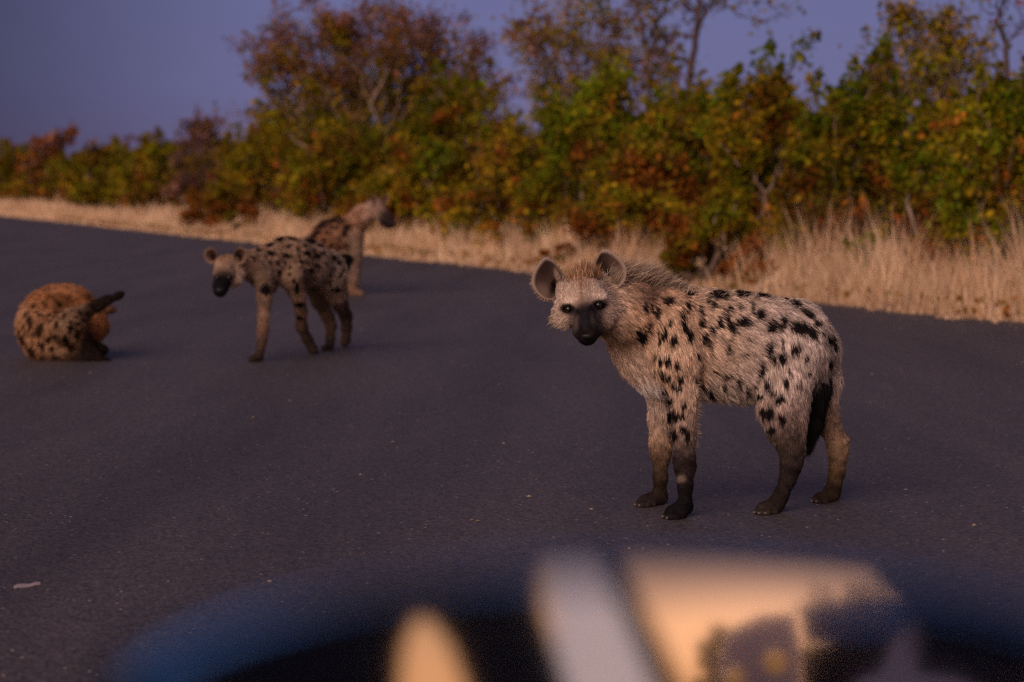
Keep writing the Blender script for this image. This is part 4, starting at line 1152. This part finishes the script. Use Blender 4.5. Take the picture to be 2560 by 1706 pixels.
def ear_front(px, inner, ec, rim):
    c = np.where(inner[:, None], np.array((.065, .042, .034))[None], ec)
    n = vnoise(np.stack([px[:, 0], px[:, 1], px[:, 0] * 0], 1), .22, 3)
    i = inner.astype(float)
    c = mixc(c, i * np.clip(.5 + .5 * n, 0, 1) * .4, (.08, .05, .04))
    for e in ((1350, 728, 20, 20, 0, (.20, .14, .11), .6), (1547, 695, 20, 26, 0, (.19, .135, .11), .65), (1362, 668, 20, 25, 0, (.040, .024, .020), .85), (1509, 652, 15, 26, 10, (.040, .024, .020), .85),
              (1384, 716, 9, 22, 12, (.006, .004, .004), .97), (1520, 692, 11, 30, -16, (.006, .004, .004), .97), (1393, 690, 6, 17, -15, (.40, .30, .24), .75), (1499, 686, 6, 17, -25, (.40, .30, .24), .7)):
        c = mixc(c, i * ell(px, e[0], e[1], e[2], e[3], .4, e[4]) * e[6], e[5])
    c[rim] = (.24, .18, .145)
    return c
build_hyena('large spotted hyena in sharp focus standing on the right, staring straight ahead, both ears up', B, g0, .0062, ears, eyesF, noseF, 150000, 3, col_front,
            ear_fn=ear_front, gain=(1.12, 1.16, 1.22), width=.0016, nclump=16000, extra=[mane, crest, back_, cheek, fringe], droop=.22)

H1 = bpy.data.objects['hyena']
M_CLAW = new_mat('dusty_claw', (.075, .058, .052), .6, .3)
for cx_, cy_, cY in ((1657, 1297, 6.625), (1669, 1301, 6.60), (1684, 1302, 6.60), (1698, 1299, 6.615), (1886, 1286, 6.71), (1898, 1289, 6.695), (1913, 1290, 6.695), (1928, 1288, 6.71),
                     (1588, 1266, 6.875), (1599, 1269, 6.86), (1614, 1270, 6.86), (2030, 1256, 6.96), (2042, 1259, 6.95), (2056, 1260, 6.95)):
    p_ = P(cx_, cy_, cY); p_[2] = max(p_[2], .019)
    v, f = uv_sphere(p_, .0062, 8, 6, (1.25, 1.3, .75)); mesh_obj('claw', v, f, M_CLAW, H1)

# ---- second hyena, walking to the left behind
def z3(x, y): return 480 + .3062 * x, 460 + .3062 * y
def zc(b, lst, **kw):
    qc(b, [(*z3(t[0], t[1]), t[2] * .3062, t[3]) for t in lst], **kw)
B2 = Body()
zc(B2, [(620, 640, 135, 12.95), (770, 620, 165, 13.1), (930, 640, 168, 13.3), (1100, 690, 150, 13.5)], sy=.72, k=.07,
   cols=[(.33, .225, .14), (.33, .225, .14), (.31, .23, .165), (.33, .255, .19)], fl=.028, flow=(1, .5, -.5))
zc(B2, [(600, 650, 125, 12.92), (450, 660, 95, 12.78), (330, 690, 82, 12.66)], k=.06, cols=[(.30, .20, .13)] * 3, fl=.026, flow=(.8, .4, -.4))
zc(B2, [(560, 740, 95, 12.85), (640, 790, 75, 12.95)], k=.06, col=(.26, .19, .13), fl=.03, flow=(.4, 0, -1))
zc(B2, [(285, 678, 100, 12.66), (262, 740, 84, 12.56)], k=.03, col=(.36, .25, .17), fl=.014, flow=(0, .8, .5))
zc(B2, [(365, 745, 62, 12.62), (345, 800, 46, 12.58)], k=.03, col=(.40, .30, .21), fl=.018, flow=(.7, .5, -.5))
zc(B2, [(252, 765, 68, 12.52), (238, 830, 58, 12.38), (230, 870, 52, 12.28)], k=.03, cols=[(.10, .07, .06), SOOT, SOOT], fl=.005, flow=(0, 1, .5))
zc(B2, [(590, 770, 80, 12.72), (592, 930, 52, 12.70), (585, 1080, 38, 12.70), (580, 1190, 37, 12.70), (572, 1280, 29, 12.70), (552, 1385, 30, 12.70)], k=.03,
   cols=[(.16, .11, .08), (.24, .16, .11), (.32, .21, .14), (.20, .12, .085), (.11, .07, .05), (.05, .033, .028)], fl=.010, flow=(0, 0, -1))
zc(B2, [(545, 1420, 34, 12.70), (490, 1438, 28, 12.66)], k=.02, col=(.04, .028, .025), fl=.005, flow=(-1, 0, -.3))
zc(B2, [(810, 760, 95, 12.98), (868, 920, 50, 13.05), (893, 1050, 38, 13.15), (893, 1165, 38, 13.22), (940, 1265, 32, 13.28), (980, 1335, 32, 13.3)], k=.03,
   cols=[(.34, .23, .15), (.32, .21, .14), (.20, .12, .08), (.10, .062, .045), (.055, .036, .03), (.04, .028, .025)], fl=.010, flow=(0, 0, -1))
zc(B2, [(985, 1350, 33, 13.3), (1000, 1366, 28, 13.24)], k=.02, col=(.04, .028, .025), fl=.005, flow=(-1, 0, -.3))
zc(B2, [(1010, 800, 95, 13.55), (1045, 950, 62, 13.58), (1105, 1075, 42, 13.62), (1135, 1155, 35, 13.62), (1130, 1260, 27, 13.6), (1125, 1320, 28, 13.58)], k=.03,
   cols=[(.06, .04, .03), (.075, .048, .033), (.10, .065, .042), (.085, .055, .036), (.05, .034, .027), (.03, .022, .02)], fl=.012, flow=(0, 0, -1))
zc(B2, [(1120, 1335, 28, 13.58), (1078, 1345, 23, 13.54)], k=.02, col=(.025, .02, .02), fl=.005, flow=(-1, 0, -.3))
zc(B2, [(1140, 750, 118, 13.5), (1180, 890, 76, 13.6), (1215, 990, 48, 13.75), (1258, 1080, 38, 13.85), (1262, 1170, 31, 13.85), (1258, 1255, 31, 13.85)], k=.035,
   cols=[(.33, .25, .18), (.28, .20, .14), (.11, .075, .055), (.06, .042, .034), (.07, .048, .038), (.075, .05, .038)], fl=.014, flow=(0, 0, -1))
zc(B2, [(1260, 1282, 32, 13.85), (1246, 1300, 29, 13.8)], k=.02, col=(.07, .048, .036), fl=.005, flow=(-1, 0, -.3))
zc(B2, [(1225, 600, 30, 13.62), (1272, 612, 28, 13.65), (1275, 680, 16, 13.66)], k=.02, col=BLACK, fl=.03, flow=(.1, 0, -1))
SP2 = [(810, 440, 50, 20), (700, 450, 32, 30), (615, 500, 32, 20), (640, 570, 36, 18), (765, 580, 40, 16, 15), (630, 645, 18, 22), (688, 640, 16, 20), (705, 720, 17, 24), (850, 535, 18, 30, -20), (925, 560, 28, 24), (1010, 585, 32, 20),
 (890, 630, 30, 15), (1060, 560, 20, 14), (960, 470, 50, 16, 10), (1030, 500, 30, 14), (1150, 600, 22, 22), (1205, 735, 34, 14, -40), (860, 850, 20, 44), (795, 735, 14, 18), (880, 985, 40, 18), (1130, 800, 12, 22), (1195, 860, 26, 22),
 (530, 545, 16, 16), (480, 600, 14, 16), (740, 635, 14, 14), (580, 590, 12, 12), (770, 510, 18, 14), (905, 500, 22, 12), (600, 860, 44, 40), (960, 700, 20, 20), (830, 790, 14, 20), (1190, 640, 20, 18), (1010, 660, 22, 14), (1150, 690, 12, 14),
 (870, 1090, 26, 16), (800, 680, 12, 16), (690, 780, 14, 12), (1080, 640, 12, 14), (1110, 740, 12, 12), (560, 470, 16, 12), (920, 620, 14, 16), (985, 540, 14, 18), (870, 590, 12, 12), (1240, 700, 14, 16), (1150, 860, 14, 16)]
SP2 = [(*z3(s[0], s[1]), s[2] * .3062 * 1.12, s[3] * .3062 * 1.15) + tuple(s[4:]) for s in SP2]
def col_two(pts, nn, col, sp):
    px = project(pts)
    zx = (px[:, 0] - 480) / .3062; zy = (px[:, 1] - 460) / .3062
    face = (nn * (CAM - pts)).sum(1) > -.1
    n1 = vnoise(pts, 12, 4)
    zz = np.stack([zx, zy], 1)
    col = mixc(col, ell(zz, 970, 740, 110, 90, .5) * .45 * face, (.11, .085, .07))
    col = mixc(col, ell(zz, 560, 760, 90, 60, .5) * .5 * face, (.14, .10, .065))
    m = spot_mask(px, SP2) * (zx > 455)
    col = mixc(col, m * face, (.008, .006, .006))
    h = ((zx < 440) & (pts[:, 1] < 12.75)).astype(float)
    col = mixc(col, h * ell(zz, 270, 600, 50, 40, .5) * .6, (.20, .09, .045))
    col = mixc(col, h * np.maximum.reduce([ell(zz, 232, 868, 78, 56, .25), ell(zz, 238, 812, 62, 40, .3), ell(zz, 203, 768, 36, 20, .3), ell(zz, 298, 764, 38, 18, .3), ell(zz, 248, 775, 50, 16, .5) * .7]) * .96, (.012, .010, .012))
    return col, sp
def earz(cx, cy, rx, ry, Y, rot=0, n=10, f=z3):
    o = []
    for i in range(n):
        a = 2 * math.pi * i / n
        k = 1 + .12 * math.cos(a + math.pi / 2)
        x = math.cos(a) * rx * k; y = math.sin(a) * ry
        o.append(f(cx + x * math.cos(rot) - y * math.sin(rot), cy + x * math.sin(rot) + y * math.cos(rot)))
    return ear_world(o, lambda x, y: Y, 24)
for q_ in B2.pr:
    if q_['fl'] <= .014 and max(q_['a'][2], q_['b'][2]) < .55:
        q_['ra'] *= 1.12; q_['rb'] *= 1.12
V2, _ = B2.mesh(.02); p2 = project(V2)
def eye2(x, y, r):
    X, Yp = z3(x, y); Y = surfY(X, Yp, V2, p2, 10); rr = rp(r, Y)
    return (P(X, Yp, Y + rr * .5), rr)
build_hyena('spotted hyena walking towards the left with head held low, in front of the far one', B2, G(700, 895), .0115,
            [(earz(152, 590, 50, 62, 12.66, -.25), P(*z3(165, 600), 12.66), .04, (.2, 1, -.1)), (earz(394, 590, 52, 70, 12.60, .2), P(*z3(385, 612), 12.60), .045, (-.2, 1, -.1))],
            [eye2(206, 768, 4.5), eye2(300, 762, 4.5)], (P(*z3(226, 868), 12.17), rp(9.5, 12.3), (1.0, .7, .6)), 36000, 4, col_two, gain=(.66, .62, .60), width=.0045, nclump=2500, flen=1.1)

# ---- third hyena, standing behind the second, head up and turned right
B3 = Body()
Y3 = 20.8
zc(B3, [(1290, 385, 108, 20.8), (1200, 405, 118, 21.1), (1120, 425, 116, 21.5), (1070, 445, 108, 21.9)], sy=.72, k=.08,
   cols=[(.25, .15, .09), (.24, .125, .07), (.27, .14, .08), (.26, .16, .10)], fl=.04, flow=(-1, .4, -.5))
zc(B3, [(1300, 340, 92, 20.75), (1390, 260, 78, 20.65), (1480, 210, 66, 20.6)], k=.06, cols=[(.20, .12, .075), (.30, .185, .12), (.33, .235, .175)], fl=.03, flow=(-.8, .2, -.5))
zc(B3, [(1495, 195, 72, 20.6), (1535, 235, 58, 20.55)], k=.04, cols=[(.28, .205, .165), (.23, .17, .145)], fl=.02, flow=(-.8, .2, .2))
zc(B3, [(1560, 255, 52, 20.52), (1600, 295, 42, 20.46), (1625, 322, 38, 20.44)], k=.03, cols=[(.12, .09, .08), (.030, .024, .026), (.012, .010, .011)], fl=.008, flow=(-1, 0, .3))
zc(B3, [(1560, 300, 42, 20.55), (1600, 335, 32, 20.48)], k=.03, cols=[(.20, .15, .12), (.016, .013, .014)], fl=.008, flow=(-1, 0, 0))
zc(B3, [(1335, 400, 72, 20.7), (1345, 560, 47, 20.7), (1338, 700, 38, 20.7), (1325, 800, 34, 20.7), (1318, 870, 35, 20.7)], k=.04,
   cols=[(.20, .145, .11), (.17, .13, .105), (.15, .11, .09), (.16, .11, .08), (.18, .115, .08)], fl=.02, flow=(0, 0, -1))
zc(B3, [(1320, 893, 32, 20.7), (1385, 899, 24, 20.6)], k=.03, col=(.20, .13, .09), fl=.008, flow=(1, 0, -.2))
zc(B3, [(1275, 420, 65, 21.0), (1290, 560, 42, 21.0), (1290, 700, 34, 21.0), (1285, 860, 32, 21.0)], k=.04, col=(.22, .155, .11), fl=.02, flow=(0, 0, -1))
zc(B3, [(1288, 885, 30, 21.0), (1335, 888, 24, 20.95)], k=.03, col=(.22, .15, .1), fl=.008, flow=(1, 0, -.2))
for dx, dY in ((120, 21.9), (60, 22.1)):
    zc(B3, [(930 + dx, 500, 95, dY), (900 + dx, 640, 60, dY), (880 + dx, 740, 38, dY), (890 + dx, 855, 32, dY)], k=.04, col=(.20, .14, .1), fl=.015, flow=(0, 0, -1))
    zc(B3, [(890 + dx, 862, 28, dY), (930 + dx, 864, 22, dY)], k=.03, col=(.10, .07, .05), fl=.008, flow=(1, 0, 0))
R3 = np.random.default_rng(33)
SP3 = [(1110, 300, 60, 22), (1200, 290, 60, 22), (1060, 340, 50, 20), (1280, 350, 34, 26), (1180, 345, 30, 14), (1040, 385, 40, 16), (1250, 400, 20, 24), (1120, 385, 26, 14), (1000, 420, 26, 20), (1210, 440, 16, 20), (1090, 450, 20, 16), (1150, 500, 18, 16), (1030, 500, 20, 18), (1490, 150, 10, 34)]
SP3 = [(*z3(s[0], s[1]), s[2] * .3062 * 1.15, s[3] * .3062 * 1.15) for s in SP3]
def col_three(pts, nn, col, sp):
    px = project(pts); zz = np.stack([(px[:, 0] - 480) / .3062, (px[:, 1] - 460) / .3062], 1)
    face = (nn * (CAM - pts)).sum(1) > -.1
    col = mixc(col, spot_mask(px, SP3) * face, (.016, .010, .010))
    col = mixc(col, ell(zz, 1450, 260, 55, 45, .5) * .6, (.42, .30, .235))
    col = mixc(col, np.maximum(ell(zz, 1565, 248, 20, 16, .3), ell(zz, 1608, 318, 62, 56, .3)), (.024, .019, .022))
    return col, sp
V3, _ = B3.mesh(.03); p3_ = project(V3)
X, Yp = z3(1562, 248)
build_hyena('farthest spotted hyena, half hidden behind the walking one, head raised facing right', B3, G(890, 738), .016,
            [(earz(1478, 140, 32, 50, 20.6, .15), P(*z3(1484, 160), 20.6), .05, (-.5, .8, -.1)), (earz(1585, 128, 22, 36, 20.75, .3), P(*z3(1570, 145), 20.75), .04, (-.5, .8, -.1))],
            [(P(X, Yp, surfY(X, Yp, V3, p3_, 8) + .01), .014)], (P(*z3(1640, 322), 20.42), .03, (1, 1, .8)), 22000, 5, col_three, gain=(.78, .68, .60), width=.008, nclump=1500, flen=1.1)

# ---- fourth hyena, curled up grooming with one hind leg in the air
def z4(x, y): return x * .1786, 660 + y * .1786
def z4c(b, lst, **kw):
    qc(b, [(*z4(t[0], t[1]), t[2] * .1786, t[3]) for t in lst], **kw)
B4 = Body()
z4c(B4, [(610, 900, 340, 12.95), (700, 780, 370, 13.0), (900, 690, 345, 13.05), (1030, 640, 280, 13.05)], sy=.85, k=.10,
    cols=[(.36, .22, .13), (.32, .16, .075), (.34, .165, .07), (.36, .18, .085)], fl=.034, flow=(-1, 0, .1))
z4c(B4, [(640, 1080, 285, 12.85), (900, 1120, 250, 12.82)], sy=.9, k=.10, cols=[(.36, .21, .12), (.34, .23, .15)], fl=.03, flow=(-.3, 0, -1))
z4c(B4, [(960, 930, 235, 12.74), (1010, 830, 190, 12.72)], k=.06, cols=[(.30, .20, .13), (.27, .19, .13)], fl=.028, flow=(.3, 0, 1))
z4c(B4, [(1010, 800, 150, 12.72), (1200, 668, 88, 12.66), (1370, 580, 62, 12.6), (1500, 510, 46, 12.58), (1610, 480, 36, 12.56)], k=.05,
    cols=[(.24, .18, .14), (.075, .055, .045), (.022, .016, .014), (.016, .012, .012), (.014, .011, .011)], fl=.014, flow=(1, 0, .5))
z4c(B4, [(1620, 468, 40, 12.56), (1672, 440, 48, 12.56), (1708, 415, 40, 12.56)], k=.02, col=(.014, .011, .011), fl=.006, flow=(1, 0, .5))
z4c(B4, [(1200, 760, 215, 12.98), (1300, 860, 170, 12.95), (1280, 980, 120, 12.92)], k=.07, cols=[(.36, .17, .075), (.30, .14, .065), (.14, .07, .04)], fl=.03, flow=(.4, 0, -1))
z4c(B4, [(1450, 650, 45, 12.98), (1560, 640, 32, 12.98), (1600, 652, 18, 12.98)], k=.04, col=(.10, .055, .04), fl=.015, flow=(1, 0, -.2))
z4c(B4, [(1120, 1150, 180, 12.80), (1240, 1260, 110, 12.76), (1400, 1345, 42, 12.72), (1530, 1358, 22, 12.72)], k=.06, cols=[(.06, .04, .03), BLACK, BLACK, BLACK], fl=.016, flow=(1, 0, -.2))
z4c(B4, [(1250, 1150, 90, 12.88), (1380, 1185, 52, 12.86), (1470, 1195, 44, 12.84)], k=.04, col=(.016, .012, .012), fl=.01, flow=(1, 0, 0))
z4c(B4, [(1290, 1330, 60, 12.9), (1440, 1215, 50, 12.86)], k=.04, col=(.016, .012, .012), fl=.01, flow=(1, 0, 0))
z4c(B4, [(560, 1290, 90, 12.78), (850, 1320, 80, 12.74), (1150, 1330, 70, 12.72)], k=.06, cols=[(.10, .06, .035), (.07, .04, .025), (.02, .015, .012)], fl=.02, flow=(.5, 0, -1))
SP4 = [(570, 900, 44, 72), (322, 1010, 32, 74, -15), (450, 820, 32, 62), (602, 1120, 34, 76, -35), (455, 1200, 42, 74, -20), (680, 1045, 42, 26), (770, 1038, 26, 24), (920, 1090, 36, 60, -20), (970, 950, 30, 54), (1062, 1015, 34, 56), (1070, 860, 26, 28),
       (890, 772, 22, 22), (582, 705, 50, 20, 25), (782, 885, 22, 54), (770, 1285, 60, 26), (1240, 500, 30, 30), (1300, 605, 30, 24), (1110, 700, 26, 26), (1220, 700, 30, 26), (1040, 760, 26, 20, 40), (370, 890, 16, 44), (290, 810, 12, 30), (820, 690, 30, 22), (730, 720, 22, 20),
       (700, 800, 16, 20), (860, 960, 14, 16), (560, 1290, 30, 26), (980, 840, 20, 16), (640, 980, 14, 18), (1150, 800, 20, 24), (990, 1190, 40, 30), (860, 560, 30, 50, -30), (420, 700, 20, 34, 20), (520, 600, 24, 34, 30), (660, 560, 24, 34), (720, 470, 26, 26), (1000, 500, 26, 34), (1110, 560, 22, 26), (480, 960, 20, 30), (740, 1170, 22, 40, -30), (380, 1130, 18, 36, -20)]
SP4 = [(*z4(s[0], s[1]), s[2] * .1786 * 1.25, s[3] * .1786 * 1.2) + tuple(s[4:]) for s in SP4]
def col_four(pts, nn, col, sp):
    px = project(pts); zz = np.stack([px[:, 0] / .1786, (px[:, 1] - 660) / .1786], 1)
    n1 = vnoise(pts, 9, 4)
    face = (nn * (CAM - pts)).sum(1) > -.1
    col = mixc(col, ell(zz, 860, 560, 110, 90, .7) * .4, (.14, .07, .03))
    col = mixc(col, np.clip(ell(zz, 330, 640, 70, 130, .5, 30), 0, 1) * .6, (.44, .30, .22))
    col = mixc(col, np.clip(ell(zz, 920, 380, 330, 60, .6), 0, 1) * .4, (.50, .30, .18))
    col = mixc(col, ell(zz, 880, 850, 60, 70, .6) * .35, (.46, .36, .30))
    col = mixc(col, ell(zz, 1130, 590, 80, 36, .6, -25) * .4 * (pts[:, 1] < 12.9), (.42, .33, .28))
    col = mixc(col, spot_mask(px, SP4) * face * np.where(zz[:, 1] < 560, .55, .95), (.009, .006, .005))
    col = mixc(col, ell(zz, 1210, 1180, 130, 180, .35) * .95, (.014, .010, .009))
    return col, sp
build_hyena('curled up spotted hyena at the far left grooming itself, one dark hind leg raised', B4, G(150, 905), .013,
            [(earz(1560, 640, 46, 24, 13.0, .2, f=z4), P(*z4(1550, 640), 13.0), .02, (0, 1, 0))], [], None, 36000, 6, col_four, gain=(.62, .52, .42), width=.0045, nclump=2000, flen=1.2)
# ------------------------------------------------------------------ the wing mirror close to the camera and what it reflects
MC = P(1560, 1660, .58)                       # a point of the glass
dM = ray(1750, 1770); dM = dM / np.linalg.norm(dM)
rM = np.array([-.20, -1, .0]); rM /= np.linalg.norm(rM)
nM = rM - dM; nM /= np.linalg.norm(nM)         # glass normal (towards the camera side)
def on_glass(px, py, off=0.0):
    d = ray(px, py)
    t = ((MC - CAM) @ nM) / (d @ nM)
    return CAM + d * t + nM * off
def V_(px, py, D):
    """real place of something whose mirror image is seen at px,py and D metres along the sight line"""
    p = P(px, py, D)
    return p - 2 * ((p - MC) @ nM) * nM
M_GLASS = new_mat('mirror_glass', (.86, .88, .90), .045, .5, 1.0)
M_HOUS = new_mat('dark_blue_paint', (.011, .032, .100), .28, .5, 1.0)
M_RIM = new_mat('matte_black_rim', (.006, .006, .008), .5, .3)
wm = empty('wing_mirror', 'blurred dark wing mirror close at the bottom edge, glowing sunset reflected in its glass', 'wing mirror', tuple(on_glass(1450, 1900)))
# glass outline (rounded, runs out of the picture at right and bottom)
gl = closed_spline([(500, 1730), (720, 1580), (1040, 1478), (1400, 1452), (1800, 1460), (2250, 1505), (2620, 1595), (2760, 1760), (2700, 2100), (2300, 2330), (1500, 2380), (820, 2300), (540, 2000)], 64)
gpts = np.array([on_glass(x, y, .0) for x, y in gl])
gV = np.concatenate([gpts, [gpts.mean(0)], gpts - nM * .003, [gpts.mean(0) - nM * .003]])
m = len(gl)
gT = [(i, (i + 1) % m, m) for i in range(m)] + [(m + 1 + (i + 1) % m, m + 1 + i, 2 * m + 1) for i in range(m)]
gS = []
for i in range(m):
    j = (i + 1) % m; gS += [(i, m + 1 + i, m + 1 + j), (i, m + 1 + j, j)]
mesh_obj('mirror_glass', gV, np.array(gT + gS), M_GLASS, wm, smooth=False)
# housing: a bowl behind the glass with a rim proud of it
hl = closed_spline([(210, 1740), (430, 1575), (760, 1500), (1120, 1432), (1500, 1402), (1900, 1404), (2350, 1452), (2740, 1560), (2900, 1760), (2820, 2140), (2360, 2420), (1480, 2460), (760, 2380), (380, 2060)], 64)
hc_ = on_glass(1600, 1900)
ringsV = []
gin = [on_glass(x, y, .0015) for x, y in closed_spline([(500, 1730), (720, 1580), (1040, 1478), (1400, 1452), (1800, 1460), (2250, 1505), (2620, 1595), (2760, 1760), (2700, 2100), (2300, 2330), (1500, 2380), (820, 2300), (540, 2000)], 64)]
outr = np.array([on_glass(x, y, .0) for x, y in hl]); gin = np.array(gin)
gc = gin.mean(0)
ringsV.append(gin - nM * .006)
ringsV.append(gin + nM * .006)
ringsV.append(gin + (outr - gin) * .55 + nM * .010)
ringsV.append(outr * .97 + gc * .03 + nM * .004)
ringsV.append(outr - nM * .012)
for t, sc_ in ((.035, .97), (.06, .90), (.085, .76), (.10, .55), (.108, .25)):
    ringsV.append(gc + (outr - gc) * sc_ - nM * t)
hv = np.concatenate(ringsV + [[gc - nM * .11]])
hq = []; 
for r_ in range(len(ringsV) - 1):
    for i in range(m):
        j = (i + 1) % m
        hq.append((r_ * m + i, r_ * m + j, (r_ + 1) * m + j, (r_ + 1) * m + i))
last = (len(ringsV) - 1) * m
ht = [(last + i, last + (i + 1) % m, len(hv) - 1) for i in range(m)]
mesh_obj('housing', hv, [np.array(hq), np.array(ht)], M_HOUS, wm)
# foot that carries it
A0 = hc_ - nM * .05; A1 = np.array([A0[0] + .02, A0[1] - .02, A0[2] - .20])
def box_between(c, sx, sy, sz):
    v = [(c[0] + x * sx, c[1] + y * sy, c[2] + z * sz) for x in (-.5, .5) for y in (-.5, .5) for z in (-.5, .5)]
    f = [(0, 1, 3, 2), (4, 6, 7, 5), (0, 4, 5, 1), (2, 3, 7, 6), (0, 2, 6, 4), (1, 5, 7, 3)]
    return np.array(v), np.array(f)
tv_, tf_ = tube([A0, (A0 + A1) / 2 + np.array([0, .01, 0]), A1], [.045, .035, .05], 12)
mesh_obj('mounting_arm', np.array(tv_), np.array(tf_), M_HOUS, wm)

# what the glass shows: the photographer's car door frame, another vehicle, branches
def prism(poly, D, depth, mat, parent, name):
    """a solid panel whose mirror image has the given outline; real thickness away from the mirror"""
    a = np.array([V_(x, y, D) for x, y in poly]); b = np.array([V_(x, y, D + depth) for x, y in poly])
    n = len(poly)
    V = np.concatenate([a, b])
    bm = []
    for i in range(n):
        j = (i + 1) % n; bm.append((i, j, n + j, n + i))
    fr = [tuple(range(n)), tuple(range(2 * n - 1, n - 1, -1))]
    return mesh_obj(name, V, [np.array(bm), np.array([fr[0]]), np.array([fr[1]])], mat, parent, smooth=False)
M_CARD = new_mat('dark_car_trim', (.012, .016, .030), .45, .4)
M_TINT = new_mat('tinted_window', (.5, .5, .55), .1, .5)
nt = M_TINT.node_tree
trn = N(nt, 'ShaderNodeBsdfTransparent'); trn.inputs['Color'].default_value = (.52, .74, 1.0, 1)
mxs = N(nt, 'ShaderNodeMixShader'); mxs.inputs[0].default_value = .12
trl = N(nt, 'ShaderNodeBsdfTranslucent'); trl.inputs['Color'].default_value = (.68, .58, .56, 1)
mxs.inputs[0].default_value = .6
nt.links.new(trn.outputs[0], mxs.inputs[1]); nt.links.new(trl.outputs[0], mxs.inputs[2])
nt.links.new(mxs.outputs[0], nt.nodes['Material Output'].inputs['Surface'])
M_PALE = new_mat('cream_paint', (.85, .70, .62), .4, .5)
M_SKYREFL = new_mat('windscreen_sky_reflection', (.03, .09, .24), .2, .5)  # windscreen: blue of the reflected sky put into the base colour
M_ORL = new_mat('amber_lamp', (.9, .38, .06), .3, .5)
bo_ = M_ORL.node_tree.nodes['Principled BSDF']; bo_.inputs['Emission Color'].default_value = (1, .45, .12, 1); bo_.inputs['Emission Strength'].default_value = .22
car = empty('car', 'dark parked car that carries the wing mirror, its door frame mirrored in the glass', 'car', tuple(V_(1000, 2400, 1.35)))
fr = lambda poly, D, dp, nm, mt=M_CARD: prism(poly, D, dp, mt, car, nm)
fr([(300, 1250), (1040, 1250), (1040, 1545), (1010, 1620), (1000, 1740), (1010, 2500), (300, 2500)], 1.25, .05, 'door_pillar')
fr([(1040, 1250), (1390, 1250), (1345, 1440), (1355, 1520), (1430, 1760), (1600, 2500), (1210, 2500), (1165, 1720), (1120, 1610), (1075, 1550), (1040, 1545)], 1.25, .05, 'window_frame')
fr([(1450, 1300), (1525, 1300), (1565, 1440), (1660, 1620), (1715, 1720), (1900, 2500), (1780, 2500), (1650, 1750), (1570, 1560), (1495, 1420)], 1.15, .03, 'window_post')
fr([(2110, 1250), (2900, 1250), (2900, 1780), (2300, 1660), (2270, 1550), (2190, 1482)], 1.2, .05, 'reflection_cover_panel')  # dark panel added to cover the orange sky at the right of the glass
fr([(1350, 1300), (1500, 1300), (1560, 1500), (1640, 1740), (1800, 2400), (1600, 2400), (1400, 1700)], 1.30, .004, 'tinted_window', M_TINT)
# another vehicle parked behind
van = empty('parked_vehicle', 'pale vehicle with blue windscreen, a blurred reflection at the right of the wing mirror', 'vehicle', tuple(V_(2100, 1800, 3.0)))
f2 = lambda poly, D, dp, nm, mt: prism(poly, D, dp, mt, van, nm)
f2([(1795, 1650), (1830, 1570), (1900, 1540), (1985, 1535), (2000, 1600), (2005, 2000), (1790, 2000)], 2.8, .25, 'body', M_PALE)
f2([(2000, 1520), (2200, 1500), (2330, 1505), (2250, 1600), (2180, 1612), (2010, 1608)], 2.9, .1, 'windscreen', M_SKYREFL)
f2([(2003, 1615), (2250, 1600), (2600, 1560), (2700, 2000), (2010, 2000)], 3.0, .3, 'lower_body', M_CARD)
f2([(2120, 2000), (2140, 1700), (2200, 1680), (2235, 1600), (2300, 1520), (2350, 1525), (2300, 1620), (2290, 1680), (2400, 1695), (2500, 1760), (2500, 2000)], 2.7, .1, 'fender', M_PALE)
for x, y, r in ((1835, 1695, 26), (1940, 1655, 30)):
    c_ = V_(x, y, 2.72); v, f = uv_sphere(c_, rp(r, 2.72)); mesh_obj('indicator_lamp', v, f, M_ORL, van)
# tree standing behind the camera, mirrored as dark wisps
def place_behind(px, D): 
    p = V_(px, 1770, D); return np.array([p[0], p[1], 0.0])
b = place_behind(1770, 30)
tree('tree', 'small bushy tree behind the photographer, seen as a dark blot in the wing mirror', 'tree', b, 2.35, .42, [('olive', 2), ('brown', 2)], 2600, 71, leaf=.09, bare=.0)
b = place_behind(2160, 40)
tree('tree', 'tree behind the photographer whose branches cross the mirrored sunset', 'tree', b, 3.55, 1.7, [('olive', 2), ('brown', 2)], 1500, 72, leaf=.12, bare=.1, low=.8)

# ------------------------------------------------------------------ small things on the road
c0 = G(68, 1478)
R = np.random.default_rng(3)
v = []; f = []
for i in range(7):
    t = i / 6
    w = .004 * math.sin(math.pi * min(.95, t + .12)) * R.uniform(.7, 1.3)
    x = c0[0] + (t - .5) * .062; y = c0[1] + .05 * (t - .5)
    z = .017 + .002 * math.sin(t * 9)
    v += [(x, y - w * 2.2, z - .004), (x, y + w * 2.2, z + .003)]
for i in range(6): f.append((2 * i, 2 * i + 1, 2 * i + 3, 2 * i + 2))
v = np.array(v); n = len(v); v2 = v - np.array([0, 0, .0015])
f = np.array(f); f_all = np.concatenate([f, f[:, ::-1] + n])
leafo = mesh_obj('leaf', np.concatenate([v, v2]), f_all, new_mat('pale_dry_leaf', (.20, .17, .20), .7), None)
tag(leafo, 'pale crumpled dry leaf lying alone on the asphalt at lower left', 'leaf')
c0 = G(22, 537)
sv_, sf_ = uv_sphere((0, 0, 0), .16, 12, 8, (1.6, 1, .75))
sv_ = sv_ * (1 + .18 * vnoise(sv_, 9)[:, None]) + np.array([c0[0], c0[1], .09])
st = mesh_obj('stone', sv_, sf_, new_mat('dark_stone', (.05, .042, .045), .9), None)
tag(st, 'small dark stone lying at the road edge far away on the left', 'stone')
